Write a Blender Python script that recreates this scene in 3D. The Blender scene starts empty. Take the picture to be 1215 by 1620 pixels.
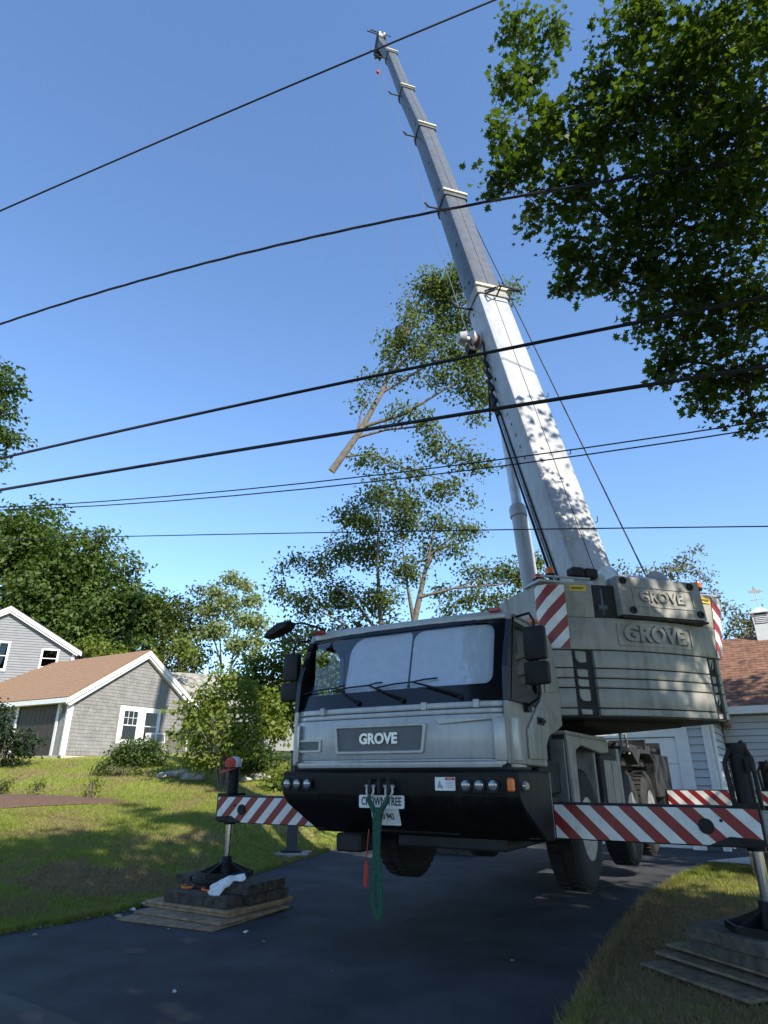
import bpy, bmesh, math, random
import numpy as np
from mathutils import Vector, Matrix
R = math.radians
sc = bpy.context.scene
COL = sc.collection
random.seed(7)
rng = np.random.default_rng(11)

# ------------------------------------------------------------------ camera, sky, sun
PITCH = math.atan(415/1000); CP, SP = math.cos(PITCH), math.sin(PITCH)
cam = bpy.data.cameras.new('camera'); camo = bpy.data.objects.new('camera', cam); COL.objects.link(camo)
camo.location = (0, 0, 1.6); camo.rotation_euler = (math.pi/2+PITCH, 0, 0)
cam.sensor_fit = 'VERTICAL'; cam.sensor_height = 36; cam.lens = 1000/1620*36
cam.clip_start = 0.05; cam.clip_end = 3000
sc.camera = camo
SUN_EL = R(38.8); SUN_H = Vector((.60, -.80)).normalized()
SUN_DIR = Vector((SUN_H.x*math.cos(SUN_EL), SUN_H.y*math.cos(SUN_EL), math.sin(SUN_EL)))
w = bpy.data.worlds.new('World'); sc.world = w; w.use_nodes = True
nt = w.node_tree; bg = nt.nodes['Background']
sky = nt.nodes.new('ShaderNodeTexSky'); sky.sky_type = 'NISHITA'; sky.sun_disc = False
sky.sun_elevation = SUN_EL; sky.sun_rotation = math.atan2(SUN_H.x, SUN_H.y)
sky.air_density = 1.1; sky.dust_density = 0; sky.ozone_density = 6; sky.altitude = 0
nt.links.new(sky.outputs[0], bg.inputs[0]); bg.inputs[1].default_value = .15
sl = bpy.data.lights.new('sun', 'SUN'); sl.energy = 4.8; sl.angle = R(.53); sl.color = (1, .93, .80)
so = bpy.data.objects.new('sun', sl); COL.objects.link(so)
so.rotation_euler = SUN_DIR.to_track_quat('Z', 'Y').to_euler(); so.location = SUN_DIR*60
sc.view_settings.view_transform = 'Standard'; sc.view_settings.look = 'None'
sc.view_settings.exposure = 0.92; sc.view_settings.gamma = 1.0; sc.view_settings.use_curve_mapping = False

# ------------------------------------------------------------------ helpers
def at(px, py, Y):
    """point at distance Y from the street in the direction seen at a spot of the photograph"""
    cx = (px-607.5)/1000; cy = (810-py)/1000
    t = Y/(CP-cy*SP)
    return Vector((cx*t, Y, 1.6+(SP+cy*CP)*t))

def frame(o, x, y):
    x = Vector((*x, 0)).normalized(); y = Vector((*y, 0)).normalized()
    m = Matrix.Identity(4)
    for i in range(3):
        m[i][0] = x[i]; m[i][1] = y[i]; m[i][2] = (0, 0, 1)[i]; m[i][3] = o[i]
    return m
WORLD = Matrix.Identity(4)
TRUCK = frame((.045, 6.98, 0), (.857, -.515), (.515, .857))      # x to the viewer's right along the bumper, y towards the tail
UPPER = frame((2.5, 11.07, 0), (.956, .292), (.292, -.956))      # x along the counterweight, y out of its face

class B:
    """collects polygons in a local frame"""
    def __init__(s, fr=WORLD): s.fr = fr; s.v = []; s.f = []; s.m = []; s.uv = {}
    def raw(s, vs, fs, mi=0, uv=None):
        b = len(s.v)
        s.v += [tuple(s.fr @ Vector(p)) for p in vs]
        for f in fs:
            if uv: s.uv[len(s.f)] = [uv[i] for i in f]
            s.f.append(tuple(i+b for i in f)); s.m.append(mi)
        return s
    def box(s, x0, x1, y0, y1, z0, z1, mi=0):
        vs = [(x, y, z) for z in (z0, z1) for y in (y0, y1) for x in (x0, x1)]
        return s.raw(vs, [(0, 2, 3, 1), (4, 5, 7, 6), (0, 1, 5, 4), (2, 6, 7, 3), (0, 4, 6, 2), (1, 3, 7, 5)], mi)
    def prism(s, poly, a0, a1, ax='xy', mi=0, shift=None):
        def P(p, a):
            return {'xy': (p[0], p[1], a), 'xz': (p[0], a, p[1]), 'yz': (a, p[0], p[1])}[ax]
        n = len(poly); q = poly if shift is None else [shift(p) for p in poly]
        vs = [P(p, a0) for p in poly]+[P(p, a1) for p in q]
        fs = [tuple(range(n-1, -1, -1)), tuple(range(n, 2*n))]+[(i, (i+1) % n, n+(i+1) % n, n+i) for i in range(n)]
        return s.raw(vs, fs, mi)
    def ring(s, outer, inner, a0, a1, ax='xz', mi=0, map3=None):
        """plate with a hole; outer and inner have equally many points"""
        def P(p, a):
            if map3: return map3(p, a)
            return {'xy': (p[0], p[1], a), 'xz': (p[0], a, p[1]), 'yz': (a, p[0], p[1])}[ax]
        n = len(outer)
        vs = [P(p, a0) for p in outer]+[P(p, a0) for p in inner]+[P(p, a1) for p in outer]+[P(p, a1) for p in inner]
        fs = []
        for i in range(n):
            j = (i+1) % n
            fs += [(i, j, n+j, n+i), (2*n+i, 3*n+i, 3*n+j, 2*n+j), (i, 2*n+i, 2*n+j, j), (n+i, n+j, 3*n+j, 3*n+i)]
        return s.raw(vs, fs, mi)
    def tube(s, pts, rad, n=8, mi=0, cap=True):
        pts = [Vector(p) for p in pts]; m = len(pts)
        if not hasattr(rad, '__len__'): rad = [rad]*m
        vs = []; prev = None
        for i, p in enumerate(pts):
            t = (pts[min(i+1, m-1)]-pts[max(i-1, 0)]).normalized()
            if prev is None:
                a = t.orthogonal().normalized()
            else:
                a = (prev-t*prev.dot(t)).normalized()
            prev = a; b = t.cross(a)
            vs += [tuple(p+(a*math.cos(2*math.pi*k/n)+b*math.sin(2*math.pi*k/n))*rad[i]) for k in range(n)]
        fs = [(i*n+k, i*n+(k+1) % n, (i+1)*n+(k+1) % n, (i+1)*n+k) for i in range(m-1) for k in range(n)]
        if cap: fs += [tuple(range(n-1, -1, -1)), tuple(range((m-1)*n, m*n))]
        return s.raw(vs, fs, mi)
    def lathe(s, o, axis, prof, n=24, mi=0):
        o = Vector(o); t = Vector(axis).normalized(); a = t.orthogonal().normalized(); b = t.cross(a)
        vs = [tuple(o+t*h+(a*math.cos(2*math.pi*k/n)+b*math.sin(2*math.pi*k/n))*r) for r, h in prof for k in range(n)]
        m = len(prof)
        fs = [(i*n+k, i*n+(k+1) % n, (i+1)*n+(k+1) % n, (i+1)*n+k) for i in range(m-1) for k in range(n)]
        fs += [tuple(range(n-1, -1, -1)), tuple(range((m-1)*n, m*n))]
        return s.raw(vs, fs, mi)
    def text(s, body, size, o, x, y, depth, mi=0, align='CENTER', bold=.0, sx=1.0):
        c = bpy.data.curves.new('lettering', 'FONT'); c.body = body; c.size = size; c.extrude = depth/2
        c.align_x = align; c.align_y = 'CENTER'; c.offset = bold; c.resolution_u = 3
        ob = bpy.data.objects.new('lettering_tmp', c); COL.objects.link(ob)
        dg = bpy.context.evaluated_depsgraph_get(); me = bpy.data.meshes.new_from_object(ob.evaluated_get(dg))
        o = Vector(o); x = Vector(x).normalized(); y = Vector(y).normalized(); z = x.cross(y)
        s.raw([tuple(o+x*v.co.x*sx+y*v.co.y+z*v.co.z) for v in me.vertices], [tuple(p.vertices) for p in me.polygons], mi)
        bpy.data.objects.remove(ob); bpy.data.curves.remove(c); bpy.data.meshes.remove(me)
        return s

WL = {}                                                            # world position of every object's origin
def props(o, label=None, cat=None, group=None, kind=None):
    for k, v in (('label', label), ('category', cat), ('group', group), ('kind', kind)):
        if v: o[k] = v
    return o
def link(name, me, origin, parent):
    o = bpy.data.objects.new(name, me); COL.objects.link(o)
    if parent: o.parent = parent; o.location = Vector(origin)-WL[parent.name]
    else: o.location = origin
    WL[o.name] = Vector(origin)
    return o
def root(name, loc, label, cat, group=None):
    return props(link(name, None, Vector(loc), None), label, cat, group)
def mk(name, b, mats, parent=None, label=None, cat=None, group=None, kind=None, bevel=0, smooth=35, seg=1, base=False):
    if not isinstance(mats, (list, tuple)): mats = [mats]
    V = np.array(b.v); lo, hi = V.min(0), V.max(0); o = (lo+hi)/2
    if base: o[2] = lo[2]
    me = bpy.data.meshes.new(name); me.from_pydata([tuple(p) for p in (V-o)], [], b.f)
    for m in mats: me.materials.append(m)
    me.polygons.foreach_set('material_index', b.m)
    if b.uv:
        u = me.uv_layers.new(name='UVMap')
        for fi, uvs in b.uv.items():
            for li, q in zip(me.polygons[fi].loop_indices, uvs): u.data[li].uv = q
    bm = bmesh.new(); bm.from_mesh(me)
    if not b.uv: bmesh.ops.recalc_face_normals(bm, faces=bm.faces)
    if bevel:
        es = [e for e in bm.edges if len(e.link_faces) == 2 and e.calc_face_angle(0) > R(40)]
        bmesh.ops.bevel(bm, geom=es, offset=bevel, segments=seg, affect='EDGES', profile=.6, clamp_overlap=True)
    bm.to_mesh(me); bm.free()
    if smooth:
        me.polygons.foreach_set('use_smooth', [True]*len(me.polygons)); me.set_sharp_from_angle(angle=R(smooth))
    return props(link(name, me, o, parent), label, cat, group, kind)
def clone(o, delta, parent=None, label=None):
    """copy of an object and of all its parts, moved by delta"""
    c = o.copy(); COL.objects.link(c); kids = list(o.children)
    if parent: c.parent = parent; c.location = WL[o.name]+Vector(delta)-WL[parent.name]
    else: c.location = WL[o.name]+Vector(delta)
    WL[c.name] = WL[o.name]+Vector(delta)
    if label: c['label'] = label
    for k in kids: clone(k, delta, c)
    return c

# ------------------------------------------------------------------ materials
def M(name, col, rough=.6, metal=0., var=.15, scale=6., bump=0., bscale=80., col2=None, spec=.5, coat=0., detail=4, grime=0., gcol=(.11, .10, .085)):
    m = bpy.data.materials.new(name); m.use_nodes = True; n = m.node_tree.nodes; L = m.node_tree.links
    p = n['Principled BSDF']; g = n.new('ShaderNodeNewGeometry')
    t = n.new('ShaderNodeTexNoise'); t.inputs['Scale'].default_value = scale; t.inputs['Detail'].default_value = detail
    L.new(g.outputs['Position'], t.inputs['Vector'])
    r = n.new('ShaderNodeValToRGB'); r.color_ramp.elements[0].position = .32; r.color_ramp.elements[1].position = .68
    a = [max(0, c*(1-var)) for c in col]; b = list(col2) if col2 else [min(1, c*(1+var)) for c in col]
    r.color_ramp.elements[0].color = (*a, 1); r.color_ramp.elements[1].color = (*b, 1)
    L.new(t.outputs['Fac'], r.inputs[0]); L.new(r.outputs[0], p.inputs['Base Color'])
    p.inputs['Roughness'].default_value = rough; p.inputs['Metallic'].default_value = metal
    p.inputs['Specular IOR Level'].default_value = spec; p.inputs['Coat Weight'].default_value = coat
    p.inputs['Coat Roughness'].default_value = .08
    if grime:                                                       # road dirt: soft blotches and rain streaks of the thing's own
        mp_ = n.new('ShaderNodeMapping'); mp_.inputs['Scale'].default_value = (9, 9, 1.2); L.new(g.outputs['Position'], mp_.inputs[0])
        g1 = n.new('ShaderNodeTexNoise'); g1.inputs['Scale'].default_value = 1.6; g1.inputs['Detail'].default_value = 8; L.new(mp_.outputs[0], g1.inputs['Vector'])
        g2 = n.new('ShaderNodeTexNoise'); g2.inputs['Scale'].default_value = 2.3; g2.inputs['Detail'].default_value = 9; g2.inputs['Roughness'].default_value = .65; L.new(g.outputs['Position'], g2.inputs['Vector'])
        mm = n.new('ShaderNodeMath'); mm.operation = 'MULTIPLY'; L.new(g1.outputs['Fac'], mm.inputs[0]); L.new(g2.outputs['Fac'], mm.inputs[1])
        gr = n.new('ShaderNodeValToRGB'); gr.color_ramp.elements[0].position = .22; gr.color_ramp.elements[1].position = .42; gr.color_ramp.elements[0].color = (0, 0, 0, 1); gr.color_ramp.elements[1].color = (grime, grime, grime, 1)
        L.new(mm.outputs[0], gr.inputs[0]); gm = n.new('ShaderNodeMixRGB'); gm.inputs[2].default_value = (*gcol, 1); L.new(gr.outputs[0], gm.inputs[0]); L.new(r.outputs[0], gm.inputs[1]); L.new(gm.outputs[0], p.inputs['Base Color'])
        ra = n.new('ShaderNodeMath'); ra.operation = 'MULTIPLY_ADD'; ra.inputs[1].default_value = .35; ra.inputs[2].default_value = rough; L.new(gr.outputs[0], ra.inputs[0]); L.new(ra.outputs[0], p.inputs['Roughness'])
    if bump:
        t2 = n.new('ShaderNodeTexNoise'); t2.inputs['Scale'].default_value = bscale; t2.inputs['Detail'].default_value = 5
        L.new(g.outputs['Position'], t2.inputs['Vector'])
        bp = n.new('ShaderNodeBump'); bp.inputs['Strength'].default_value = bump; bp.inputs['Distance'].default_value = .02
        L.new(t2.outputs['Fac'], bp.inputs['Height']); L.new(bp.outputs[0], p.inputs['Normal'])
    return m
def leaf_mat(name, col, col2, trans=.35, rough=.5):
    m = bpy.data.materials.new(name); m.use_nodes = True; n = m.node_tree.nodes; L = m.node_tree.links
    p = n['Principled BSDF']; out = n['Material Output']
    at_ = n.new('ShaderNodeAttribute'); at_.attribute_name = 'tint'
    r = n.new('ShaderNodeValToRGB'); r.color_ramp.elements[0].color = (*col, 1); r.color_ramp.elements[1].color = (*col2, 1)
    L.new(at_.outputs['Fac'], r.inputs[0]); L.new(r.outputs[0], p.inputs['Base Color'])
    p.inputs['Roughness'].default_value = rough; p.inputs['Specular IOR Level'].default_value = .18
    tr = n.new('ShaderNodeBsdfTranslucent'); mx = n.new('ShaderNodeMixRGB'); mx.blend_type = 'MULTIPLY'; mx.inputs[0].default_value = 1
    mx.inputs[2].default_value = (1.5, 1.6, .6, 1); L.new(r.outputs[0], mx.inputs[1]); L.new(mx.outputs[0], tr.inputs[0])
    ms = n.new('ShaderNodeMixShader'); ms.inputs[0].default_value = trans
    L.new(p.outputs[0], ms.inputs[1]); L.new(tr.outputs[0], ms.inputs[2]); L.new(ms.outputs[0], out.inputs[0])
    return m
def stripe_mat(name, sign, period=.27, red=(.22, .010, .012), white=(.66, .66, .64), phase=0.):
    m = M(name, white, .35, var=.08, scale=9); n = m.node_tree.nodes; L = m.node_tree.links; p = n['Principled BSDF']
    ramp = p.inputs['Base Color'].links[0].from_socket
    u = n.new('ShaderNodeUVMap'); s = n.new('ShaderNodeSeparateXYZ'); L.new(u.outputs[0], s.inputs[0])
    def mth(op, a, b):
        k = n.new('ShaderNodeMath'); k.operation = op
        for i, x in enumerate((a, b)):
            if isinstance(x, (int, float)): k.inputs[i].default_value = x
            else: L.new(x, k.inputs[i])
        return k.outputs[0]
    d = mth('MULTIPLY', s.outputs[1], sign); d = mth('ADD', s.outputs[0], d); d = mth('ADD', d, 50+phase); d = mth('DIVIDE', d, period)
    d = mth('FRACT', d, 0); d = mth('GREATER_THAN', d, .5)
    x = n.new('ShaderNodeMixRGB'); x.inputs[2].default_value = (*red, 1); L.new(d, x.inputs[0]); L.new(ramp, x.inputs[1])
    t = n.new('ShaderNodeTexNoise'); t.inputs['Scale'].default_value = 14; t.inputs['Detail'].default_value = 6
    g = n.new('ShaderNodeNewGeometry'); L.new(g.outputs['Position'], t.inputs['Vector'])
    rr = n.new('ShaderNodeValToRGB'); rr.color_ramp.elements[0].position = .60; rr.color_ramp.elements[1].position = .80
    rr.color_ramp.elements[1].color = (.35, .35, .35, 1); L.new(t.outputs['Fac'], rr.inputs[0])
    y = n.new('ShaderNodeMixRGB'); y.inputs[2].default_value = (.16, .14, .12, 1); L.new(rr.outputs[0], y.inputs[0]); L.new(x.outputs[0], y.inputs[1])
    L.new(y.outputs[0], p.inputs['Base Color'])
    return m
def glass_mat(name, tint=(.75, .8, .82), refl=1.0):
    m = bpy.data.materials.new(name); m.use_nodes = True; n = m.node_tree.nodes; L = m.node_tree.links
    out = n['Material Output']; n.remove(n['Principled BSDF'])
    a = n.new('ShaderNodeBsdfTransparent'); a.inputs[0].default_value = (*tint, 1)
    g = n.new('ShaderNodeBsdfGlossy'); g.inputs['Roughness'].default_value = .01
    f = n.new('ShaderNodeLayerWeight'); f.inputs[0].default_value = .5
    f5 = n.new('ShaderNodeMath'); f5.operation = 'POWER'; f5.inputs[1].default_value = 5; L.new(f.outputs['Facing'], f5.inputs[0])
    k = n.new('ShaderNodeMath'); k.operation = 'MULTIPLY_ADD'; k.use_clamp = True; k.inputs[1].default_value = .9*refl; k.inputs[2].default_value = .045*refl; L.new(f5.outputs[0], k.inputs[0])
    x = n.new('ShaderNodeMixShader'); L.new(k.outputs[0], x.inputs[0]); L.new(a.outputs[0], x.inputs[1]); L.new(g.outputs[0], x.inputs[2])
    L.new(x.outputs[0], out.inputs[0]); return m

SILVER = M('silver_paint', (.37, .38, .39), .33, .15, var=.05, scale=3, bump=.02, bscale=300, coat=.35, grime=.28)
PUTTY = M('grey_beige_paint', (.27, .26, .235), .45, 0, var=.10, scale=5, bump=.04, bscale=90, coat=.1, grime=.6)
BOOMW = M('pale_boom_paint', (.37, .38, .39), .34, 0, var=.07, scale=4, bump=.02, bscale=40, coat=.2, grime=.35)
BOOMG = M('grey_boom_steel', (.084, .092, .104), .36, .1, var=.16, scale=5, bump=.03, bscale=60, grime=.5, gcol=(.05, .05, .05))
BLACK = M('black_paint', (.008, .008, .009), .5, 0, var=.3, scale=7, bump=.03, bscale=90, spec=.25, grime=.5, gcol=(.03, .028, .025))
DARK = M('dark_frame', (.014, .014, .015), .75, 0, var=.4, scale=6, bump=.1)
MASK = M('windshield_mask_black', (.008, .008, .010), .16, 0, var=.1)
RUBBER = M('tyre_rubber', (.015, .0145, .014), .85, 0, var=.35, scale=9, bump=.15, bscale=120)
STEEL = M('worn_steel', (.40, .40, .40), .38, .45, var=.15, scale=14)
CHROME = M('chromed_rod', (.70, .70, .70), .14, 1., var=.06, scale=20)
GREYPANEL = M('grey_grille', (.10, .105, .11), .5, 0, var=.1)
LETTER = M('silver_letters', (.52, .54, .56), .28, .6, var=.05)
GLASS = glass_mat('clear_glass', (.93, .95, .97), 1.7)
TINT = glass_mat('side_glass', (.80, .83, .84), 1.3)
LENS = M('lamp_lens', (.30, .31, .33), .08, .5, var=.25, scale=60)
AMBER = M('amber_lens', (.62, .13, .015), .2, 0, var=.15, scale=40, coat=.5)
REDLENS = M('red_lens', (.35, .02, .015), .2, 0, var=.15, scale=40, coat=.5)
YELLOW = M('yellow_label', (.62, .43, .03), .5, var=.1)
WHITE = M('white_paint', (.66, .67, .67), .45, var=.05, scale=5)
PLATE = M('plate_white', (.72, .73, .72), .4, var=.06, scale=20)
INK = M('print_black', (.015, .015, .02), .6, var=.1)
INKRED = M('print_red', (.5, .03, .03), .6, var=.1)
BEIGE = M('beige_wear_pad', (.50, .45, .32), .6, var=.2, scale=8)
FABRIC = M('sunshade_fabric', (.60, .63, .68), .75, var=.05, scale=12, bump=.15, bscale=14)
SLING = M('green_webbing', (.012, .075, .045), .85, var=.35, scale=40, bump=.3, bscale=250)
REDCL = M('red_cloth', (.42, .05, .03), .85, var=.2, scale=20)
ORANGE = M('orange_rope', (.62, .16, .02), .8, var=.25, scale=40)
TOWEL = M('white_towel', (.74, .76, .80), .95, var=.08, scale=20, bump=.5, bscale=160)
TIMBER = M('dark_timber', (.048, .040, .032), .9, var=.6, scale=14, bump=.6, bscale=45)
PLY = M('plywood', (.23, .155, .09), .85, var=.35, scale=10, bump=.3, bscale=70)
GREYTIMBER = M('grey_weathered_timber', (.085, .075, .062), .9, var=.35, scale=12, bump=.5, bscale=45)
PLYGREY = M('weathered_board', (.18, .135, .09), .88, var=.4, scale=10, bump=.4, bscale=60)
WIRE = M('cable_black', (.012, .012, .014), .6, var=.2)
ROPE = M('wire_rope', (.16, .16, .17), .5, .5, var=.3, scale=200)
BARK = M('bark', (.12, .095, .072), .95, var=.5, scale=9, bump=.8, bscale=30)
BARKL = M('pale_bark', (.13, .112, .092), .95, var=.35, scale=9, bump=.6, bscale=30)
STONE = M('field_stone', (.30, .28, .25), .9, var=.3, scale=7, bump=.5, bscale=25)
CUTWOOD = M('fresh_cut_wood', (.55, .40, .22), .85, var=.2, scale=25)

# ------------------------------------------------------------------ ground
DRIVE_L = [(-13, 9.2), (-7.2, 7.75), (-5.4, 7.55), (-4.15, 8.07), (-3.28, 9.37), (-1.94, 13.6), (-.9, 17.5), (.6, 21.5)]
DRIVE_R = [(.55, 3.6), (1.28, 5.4), (1.85, 6.7), (2.5, 8.0), (3.7, 10.3), (5.1, 12.4), (6.5, 14.0), (8.4, 15.3)]
def edge_x(y):
    ys = [p[1] for p in DRIVE_L[3:]]; xs = [p[0] for p in DRIVE_L[3:]]
    return np.interp(y, [8.07-3]+ys+[40], [-6.0]+xs+[8])
def ground_z(x, y):
    x = np.asarray(x, float); y = np.asarray(y, float)
    base = np.interp(y, [9, 20, 26, 34, 60, 140], [0, 1.1, 2.22, 2.7, 3.5, 4])
    d = np.clip((edge_x(y)-x-.05)/2.6, 0, 1); d = d*d*(3-2*d)
    bump_ = .03*np.sin(x*1.3+y*.7)*np.cos(y*.9-x*.4)
    right = np.interp(y, [14, 24, 60], [0, .25, 3.0])
    e = np.clip((x-8)/4, 0, 1)
    return base*d+bump_*np.minimum(d*3, 1)+right*e*(1-d)
def sheet(name, X, Y, Z, mat, kind='structure'):
    h, w_ = X.shape; vs = np.stack([X.ravel(), Y.ravel(), Z.ravel()], 1)
    fs = [(i*w_+j, i*w_+j+1, (i+1)*w_+j+1, (i+1)*w_+j) for i in range(h-1) for j in range(w_-1)]
    b = B(); b.v = [tuple(p) for p in vs]; b.f = fs; b.m = [0]*len(fs)
    return mk(name, b, mat, kind=kind, smooth=60)
gx = np.concatenate([[-900, -400, -200, -100, -60], np.arange(-40, 26, .5), [30, 40, 60, 100, 200, 400, 900]])
gy = np.concatenate([[-900, -300, -100, -40, -20], np.arange(-10, 46, .5), [50, 60, 80, 120, 200, 400, 900]])
GX, GY = np.meshgrid(gx, gy)

def grass_mat(name, blades):
    m = bpy.data.materials.new(name); m.use_nodes = True; n = m.node_tree.nodes; L = m.node_tree.links; p = n['Principled BSDF']; out = n['Material Output']
    g = n.new('ShaderNodeNewGeometry')
    def noise(s, d=4):
        t = n.new('ShaderNodeTexNoise'); t.inputs['Scale'].default_value = s; t.inputs['Detail'].default_value = d; L.new(g.outputs['Position'], t.inputs['Vector']); return t.outputs['Fac']
    def ramp(f, a, b, p0=.35, p1=.65):
        r = n.new('ShaderNodeValToRGB'); r.color_ramp.elements[0].position = p0; r.color_ramp.elements[1].position = p1
        r.color_ramp.elements[0].color = (*a, 1); r.color_ramp.elements[1].color = (*b, 1); L.new(f, r.inputs[0]); return r.outputs[0]
    fine = ramp(noise(9 if blades else 22), (.14, .18, .032), (.27, .29, .06))
    dry = ramp(noise(17), (.18, .13, .065), (.31, .235, .12))
    # dead, dry stretch along the driveway and scattered dry spots
    vm = n.new('ShaderNodeVectorMath'); vm.operation = 'SUBTRACT'; L.new(g.outputs['Position'], vm.inputs[0]); vm.inputs[1].default_value = (-4.0, 11.0, .3)
    vs = n.new('ShaderNodeVectorMath'); vs.operation = 'MULTIPLY'; L.new(vm.outputs[0], vs.inputs[0]); vs.inputs[1].default_value = (.33, .62, .1)
    ln = n.new('ShaderNodeVectorMath'); ln.operation = 'LENGTH'; L.new(vs.outputs[0], ln.inputs[0])
    ad = n.new('ShaderNodeMath'); ad.operation = 'MULTIPLY_ADD'; L.new(noise(1.5, 5), ad.inputs[0]); ad.inputs[1].default_value = .9; L.new(ln.outputs['Value'], ad.inputs[2])
    patch = ramp(ad.outputs[0], (1, 1, 1), (0, 0, 0), .95, 1.4)
    v2 = n.new('ShaderNodeVectorMath'); v2.operation = 'SUBTRACT'; L.new(g.outputs['Position'], v2.inputs[0]); v2.inputs[1].default_value = (3.6, 7.6, 0)
    v3 = n.new('ShaderNodeVectorMath'); v3.operation = 'LENGTH'; L.new(v2.outputs[0], v3.inputs[0])
    a3 = n.new('ShaderNodeMath'); a3.operation = 'MULTIPLY_ADD'; L.new(noise(2.2, 5), a3.inputs[0]); a3.inputs[1].default_value = 5; L.new(v3.outputs['Value'], a3.inputs[2])
    patch2 = ramp(a3.outputs[0], (1, 1, 1), (0, 0, 0), 0.0, 1.0); mr = patch2.node; a4 = n.new('ShaderNodeMath'); a4.operation = 'DIVIDE'; a4.inputs[1].default_value = 9; L.new(a3.outputs[0], a4.inputs[0]); L.new(a4.outputs[0], mr.inputs[0]); mr.color_ramp.elements[0].position = .52; mr.color_ramp.elements[1].position = .80
    m2 = n.new('ShaderNodeMixRGB'); m2.blend_type = 'LIGHTEN'; m2.inputs[0].default_value = 1; L.new(patch, m2.inputs[1]); L.new(patch2, m2.inputs[2]); patch = m2.outputs[0]
    spots = ramp(noise(.9, 6), (0, 0, 0), (.75, .75, .75), .47, .63)
    mx = n.new('ShaderNodeMixRGB'); mx.blend_type = 'LIGHTEN'; mx.inputs[0].default_value = 1; L.new(patch, mx.inputs[1]); L.new(spots, mx.inputs[2])
    c = n.new('ShaderNodeMixRGB'); L.new(mx.outputs[0], c.inputs[0]); L.new(fine, c.inputs[1]); L.new(dry, c.inputs[2])
    L.new(c.outputs[0], p.inputs['Base Color']); p.inputs['Roughness'].default_value = .8; p.inputs['Specular IOR Level'].default_value = .2
    if blades:
        tr = n.new('ShaderNodeBsdfTranslucent'); L.new(c.outputs[0], tr.inputs[0]); ms = n.new('ShaderNodeMixShader'); ms.inputs[0].default_value = .4
        L.new(p.outputs[0], ms.inputs[1]); L.new(tr.outputs[0], ms.inputs[2]); L.new(ms.outputs[0], out.inputs[0])
    else:
        bp = n.new('ShaderNodeBump'); bp.inputs['Strength'].default_value = .6; bp.inputs['Distance'].default_value = .05; L.new(noise(40, 6), bp.inputs['Height']); L.new(bp.outputs[0], p.inputs['Normal'])
    return m
LAWN = grass_mat('lawn_soil_and_grass', False); BLADE = grass_mat('grass_blades', True)
sheet('lawn', GX, GY, ground_z(GX, GY)-.02, LAWN)

def asphalt(name, a, b, speck):
    m = M(name, a, .82, var=.22, scale=1.4, bump=.5, bscale=170, col2=b, spec=.3, detail=6); n = m.node_tree.nodes; L = m.node_tree.links; p = n['Principled BSDF']
    base = p.inputs['Base Color'].links[0].from_socket; g = n.new('ShaderNodeNewGeometry')
    v = n.new('ShaderNodeTexVoronoi'); v.inputs['Scale'].default_value = 75; L.new(g.outputs['Position'], v.inputs['Vector'])
    r = n.new('ShaderNodeValToRGB'); r.color_ramp.elements[0].position = 0; r.color_ramp.elements[1].position = .32
    r.color_ramp.elements[0].color = (speck,)*3+(1,); r.color_ramp.elements[1].color = (0, 0, 0, 1); L.new(v.outputs['Distance'], r.inputs[0])
    t = n.new('ShaderNodeTexNoise'); t.inputs['Scale'].default_value = 30; L.new(g.outputs['Position'], t.inputs['Vector'])
    k = n.new('ShaderNodeMixRGB'); k.blend_type = 'MULTIPLY'; k.inputs[0].default_value = 1; L.new(r.outputs[0], k.inputs[1]); L.new(t.outputs['Fac'], k.inputs[2])
    x = n.new('ShaderNodeMixRGB'); x.blend_type = 'ADD'; x.inputs[0].default_value = 1; L.new(base, x.inputs[1]); L.new(k.outputs[0], x.inputs[2]); # oil spots, worn patches and fine cracks
    vc = n.new('ShaderNodeTexVoronoi'); vc.feature = 'DISTANCE_TO_EDGE'; vc.inputs['Scale'].default_value = .38
    tw = n.new('ShaderNodeTexNoise'); tw.inputs['Scale'].default_value = 1.3; tw.inputs['Detail'].default_value = 6; L.new(g.outputs['Position'], tw.inputs['Vector'])
    vw = n.new('ShaderNodeMixRGB'); vw.inputs[0].default_value = .35; L.new(g.outputs['Position'], vw.inputs[1]); L.new(tw.outputs['Color'], vw.inputs[2]); L.new(vw.outputs[0], vc.inputs['Vector'])
    cr = n.new('ShaderNodeValToRGB'); cr.color_ramp.elements[0].position = .0; cr.color_ramp.elements[1].position = .006; cr.color_ramp.elements[0].color = (.82, .82, .82, 1); L.new(vc.outputs['Distance'], cr.inputs[0])
    ts = n.new('ShaderNodeTexNoise'); ts.inputs['Scale'].default_value = .55; ts.inputs['Detail'].default_value = 9; ts.inputs['Roughness'].default_value = .7; L.new(g.outputs['Position'], ts.inputs['Vector'])
    rs_ = n.new('ShaderNodeValToRGB'); rs_.color_ramp.elements[0].position = .38; rs_.color_ramp.elements[1].position = .66; rs_.color_ramp.elements[0].color = (.72, .72, .72, 1); rs_.color_ramp.elements[1].color = (1.25, 1.22, 1.16, 1); L.new(ts.outputs['Fac'], rs_.inputs[0])
    k2 = n.new('ShaderNodeMixRGB'); k2.blend_type = 'MULTIPLY'; k2.inputs[0].default_value = 1; L.new(cr.outputs[0], k2.inputs[1]); L.new(rs_.outputs[0], k2.inputs[2])
    k3 = n.new('ShaderNodeMixRGB'); k3.blend_type = 'MULTIPLY'; k3.inputs[0].default_value = 1; L.new(x.outputs[0], k3.inputs[1]); L.new(k2.outputs[0], k3.inputs[2]); L.new(k3.outputs[0], p.inputs['Base Color'])
    return m
ASPH = asphalt('driveway_asphalt', (.036, .040, .050), (.054, .058, .068), .05)
STREET = asphalt('street_asphalt', (.060, .062, .066), (.085, .086, .088), .08)
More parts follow.
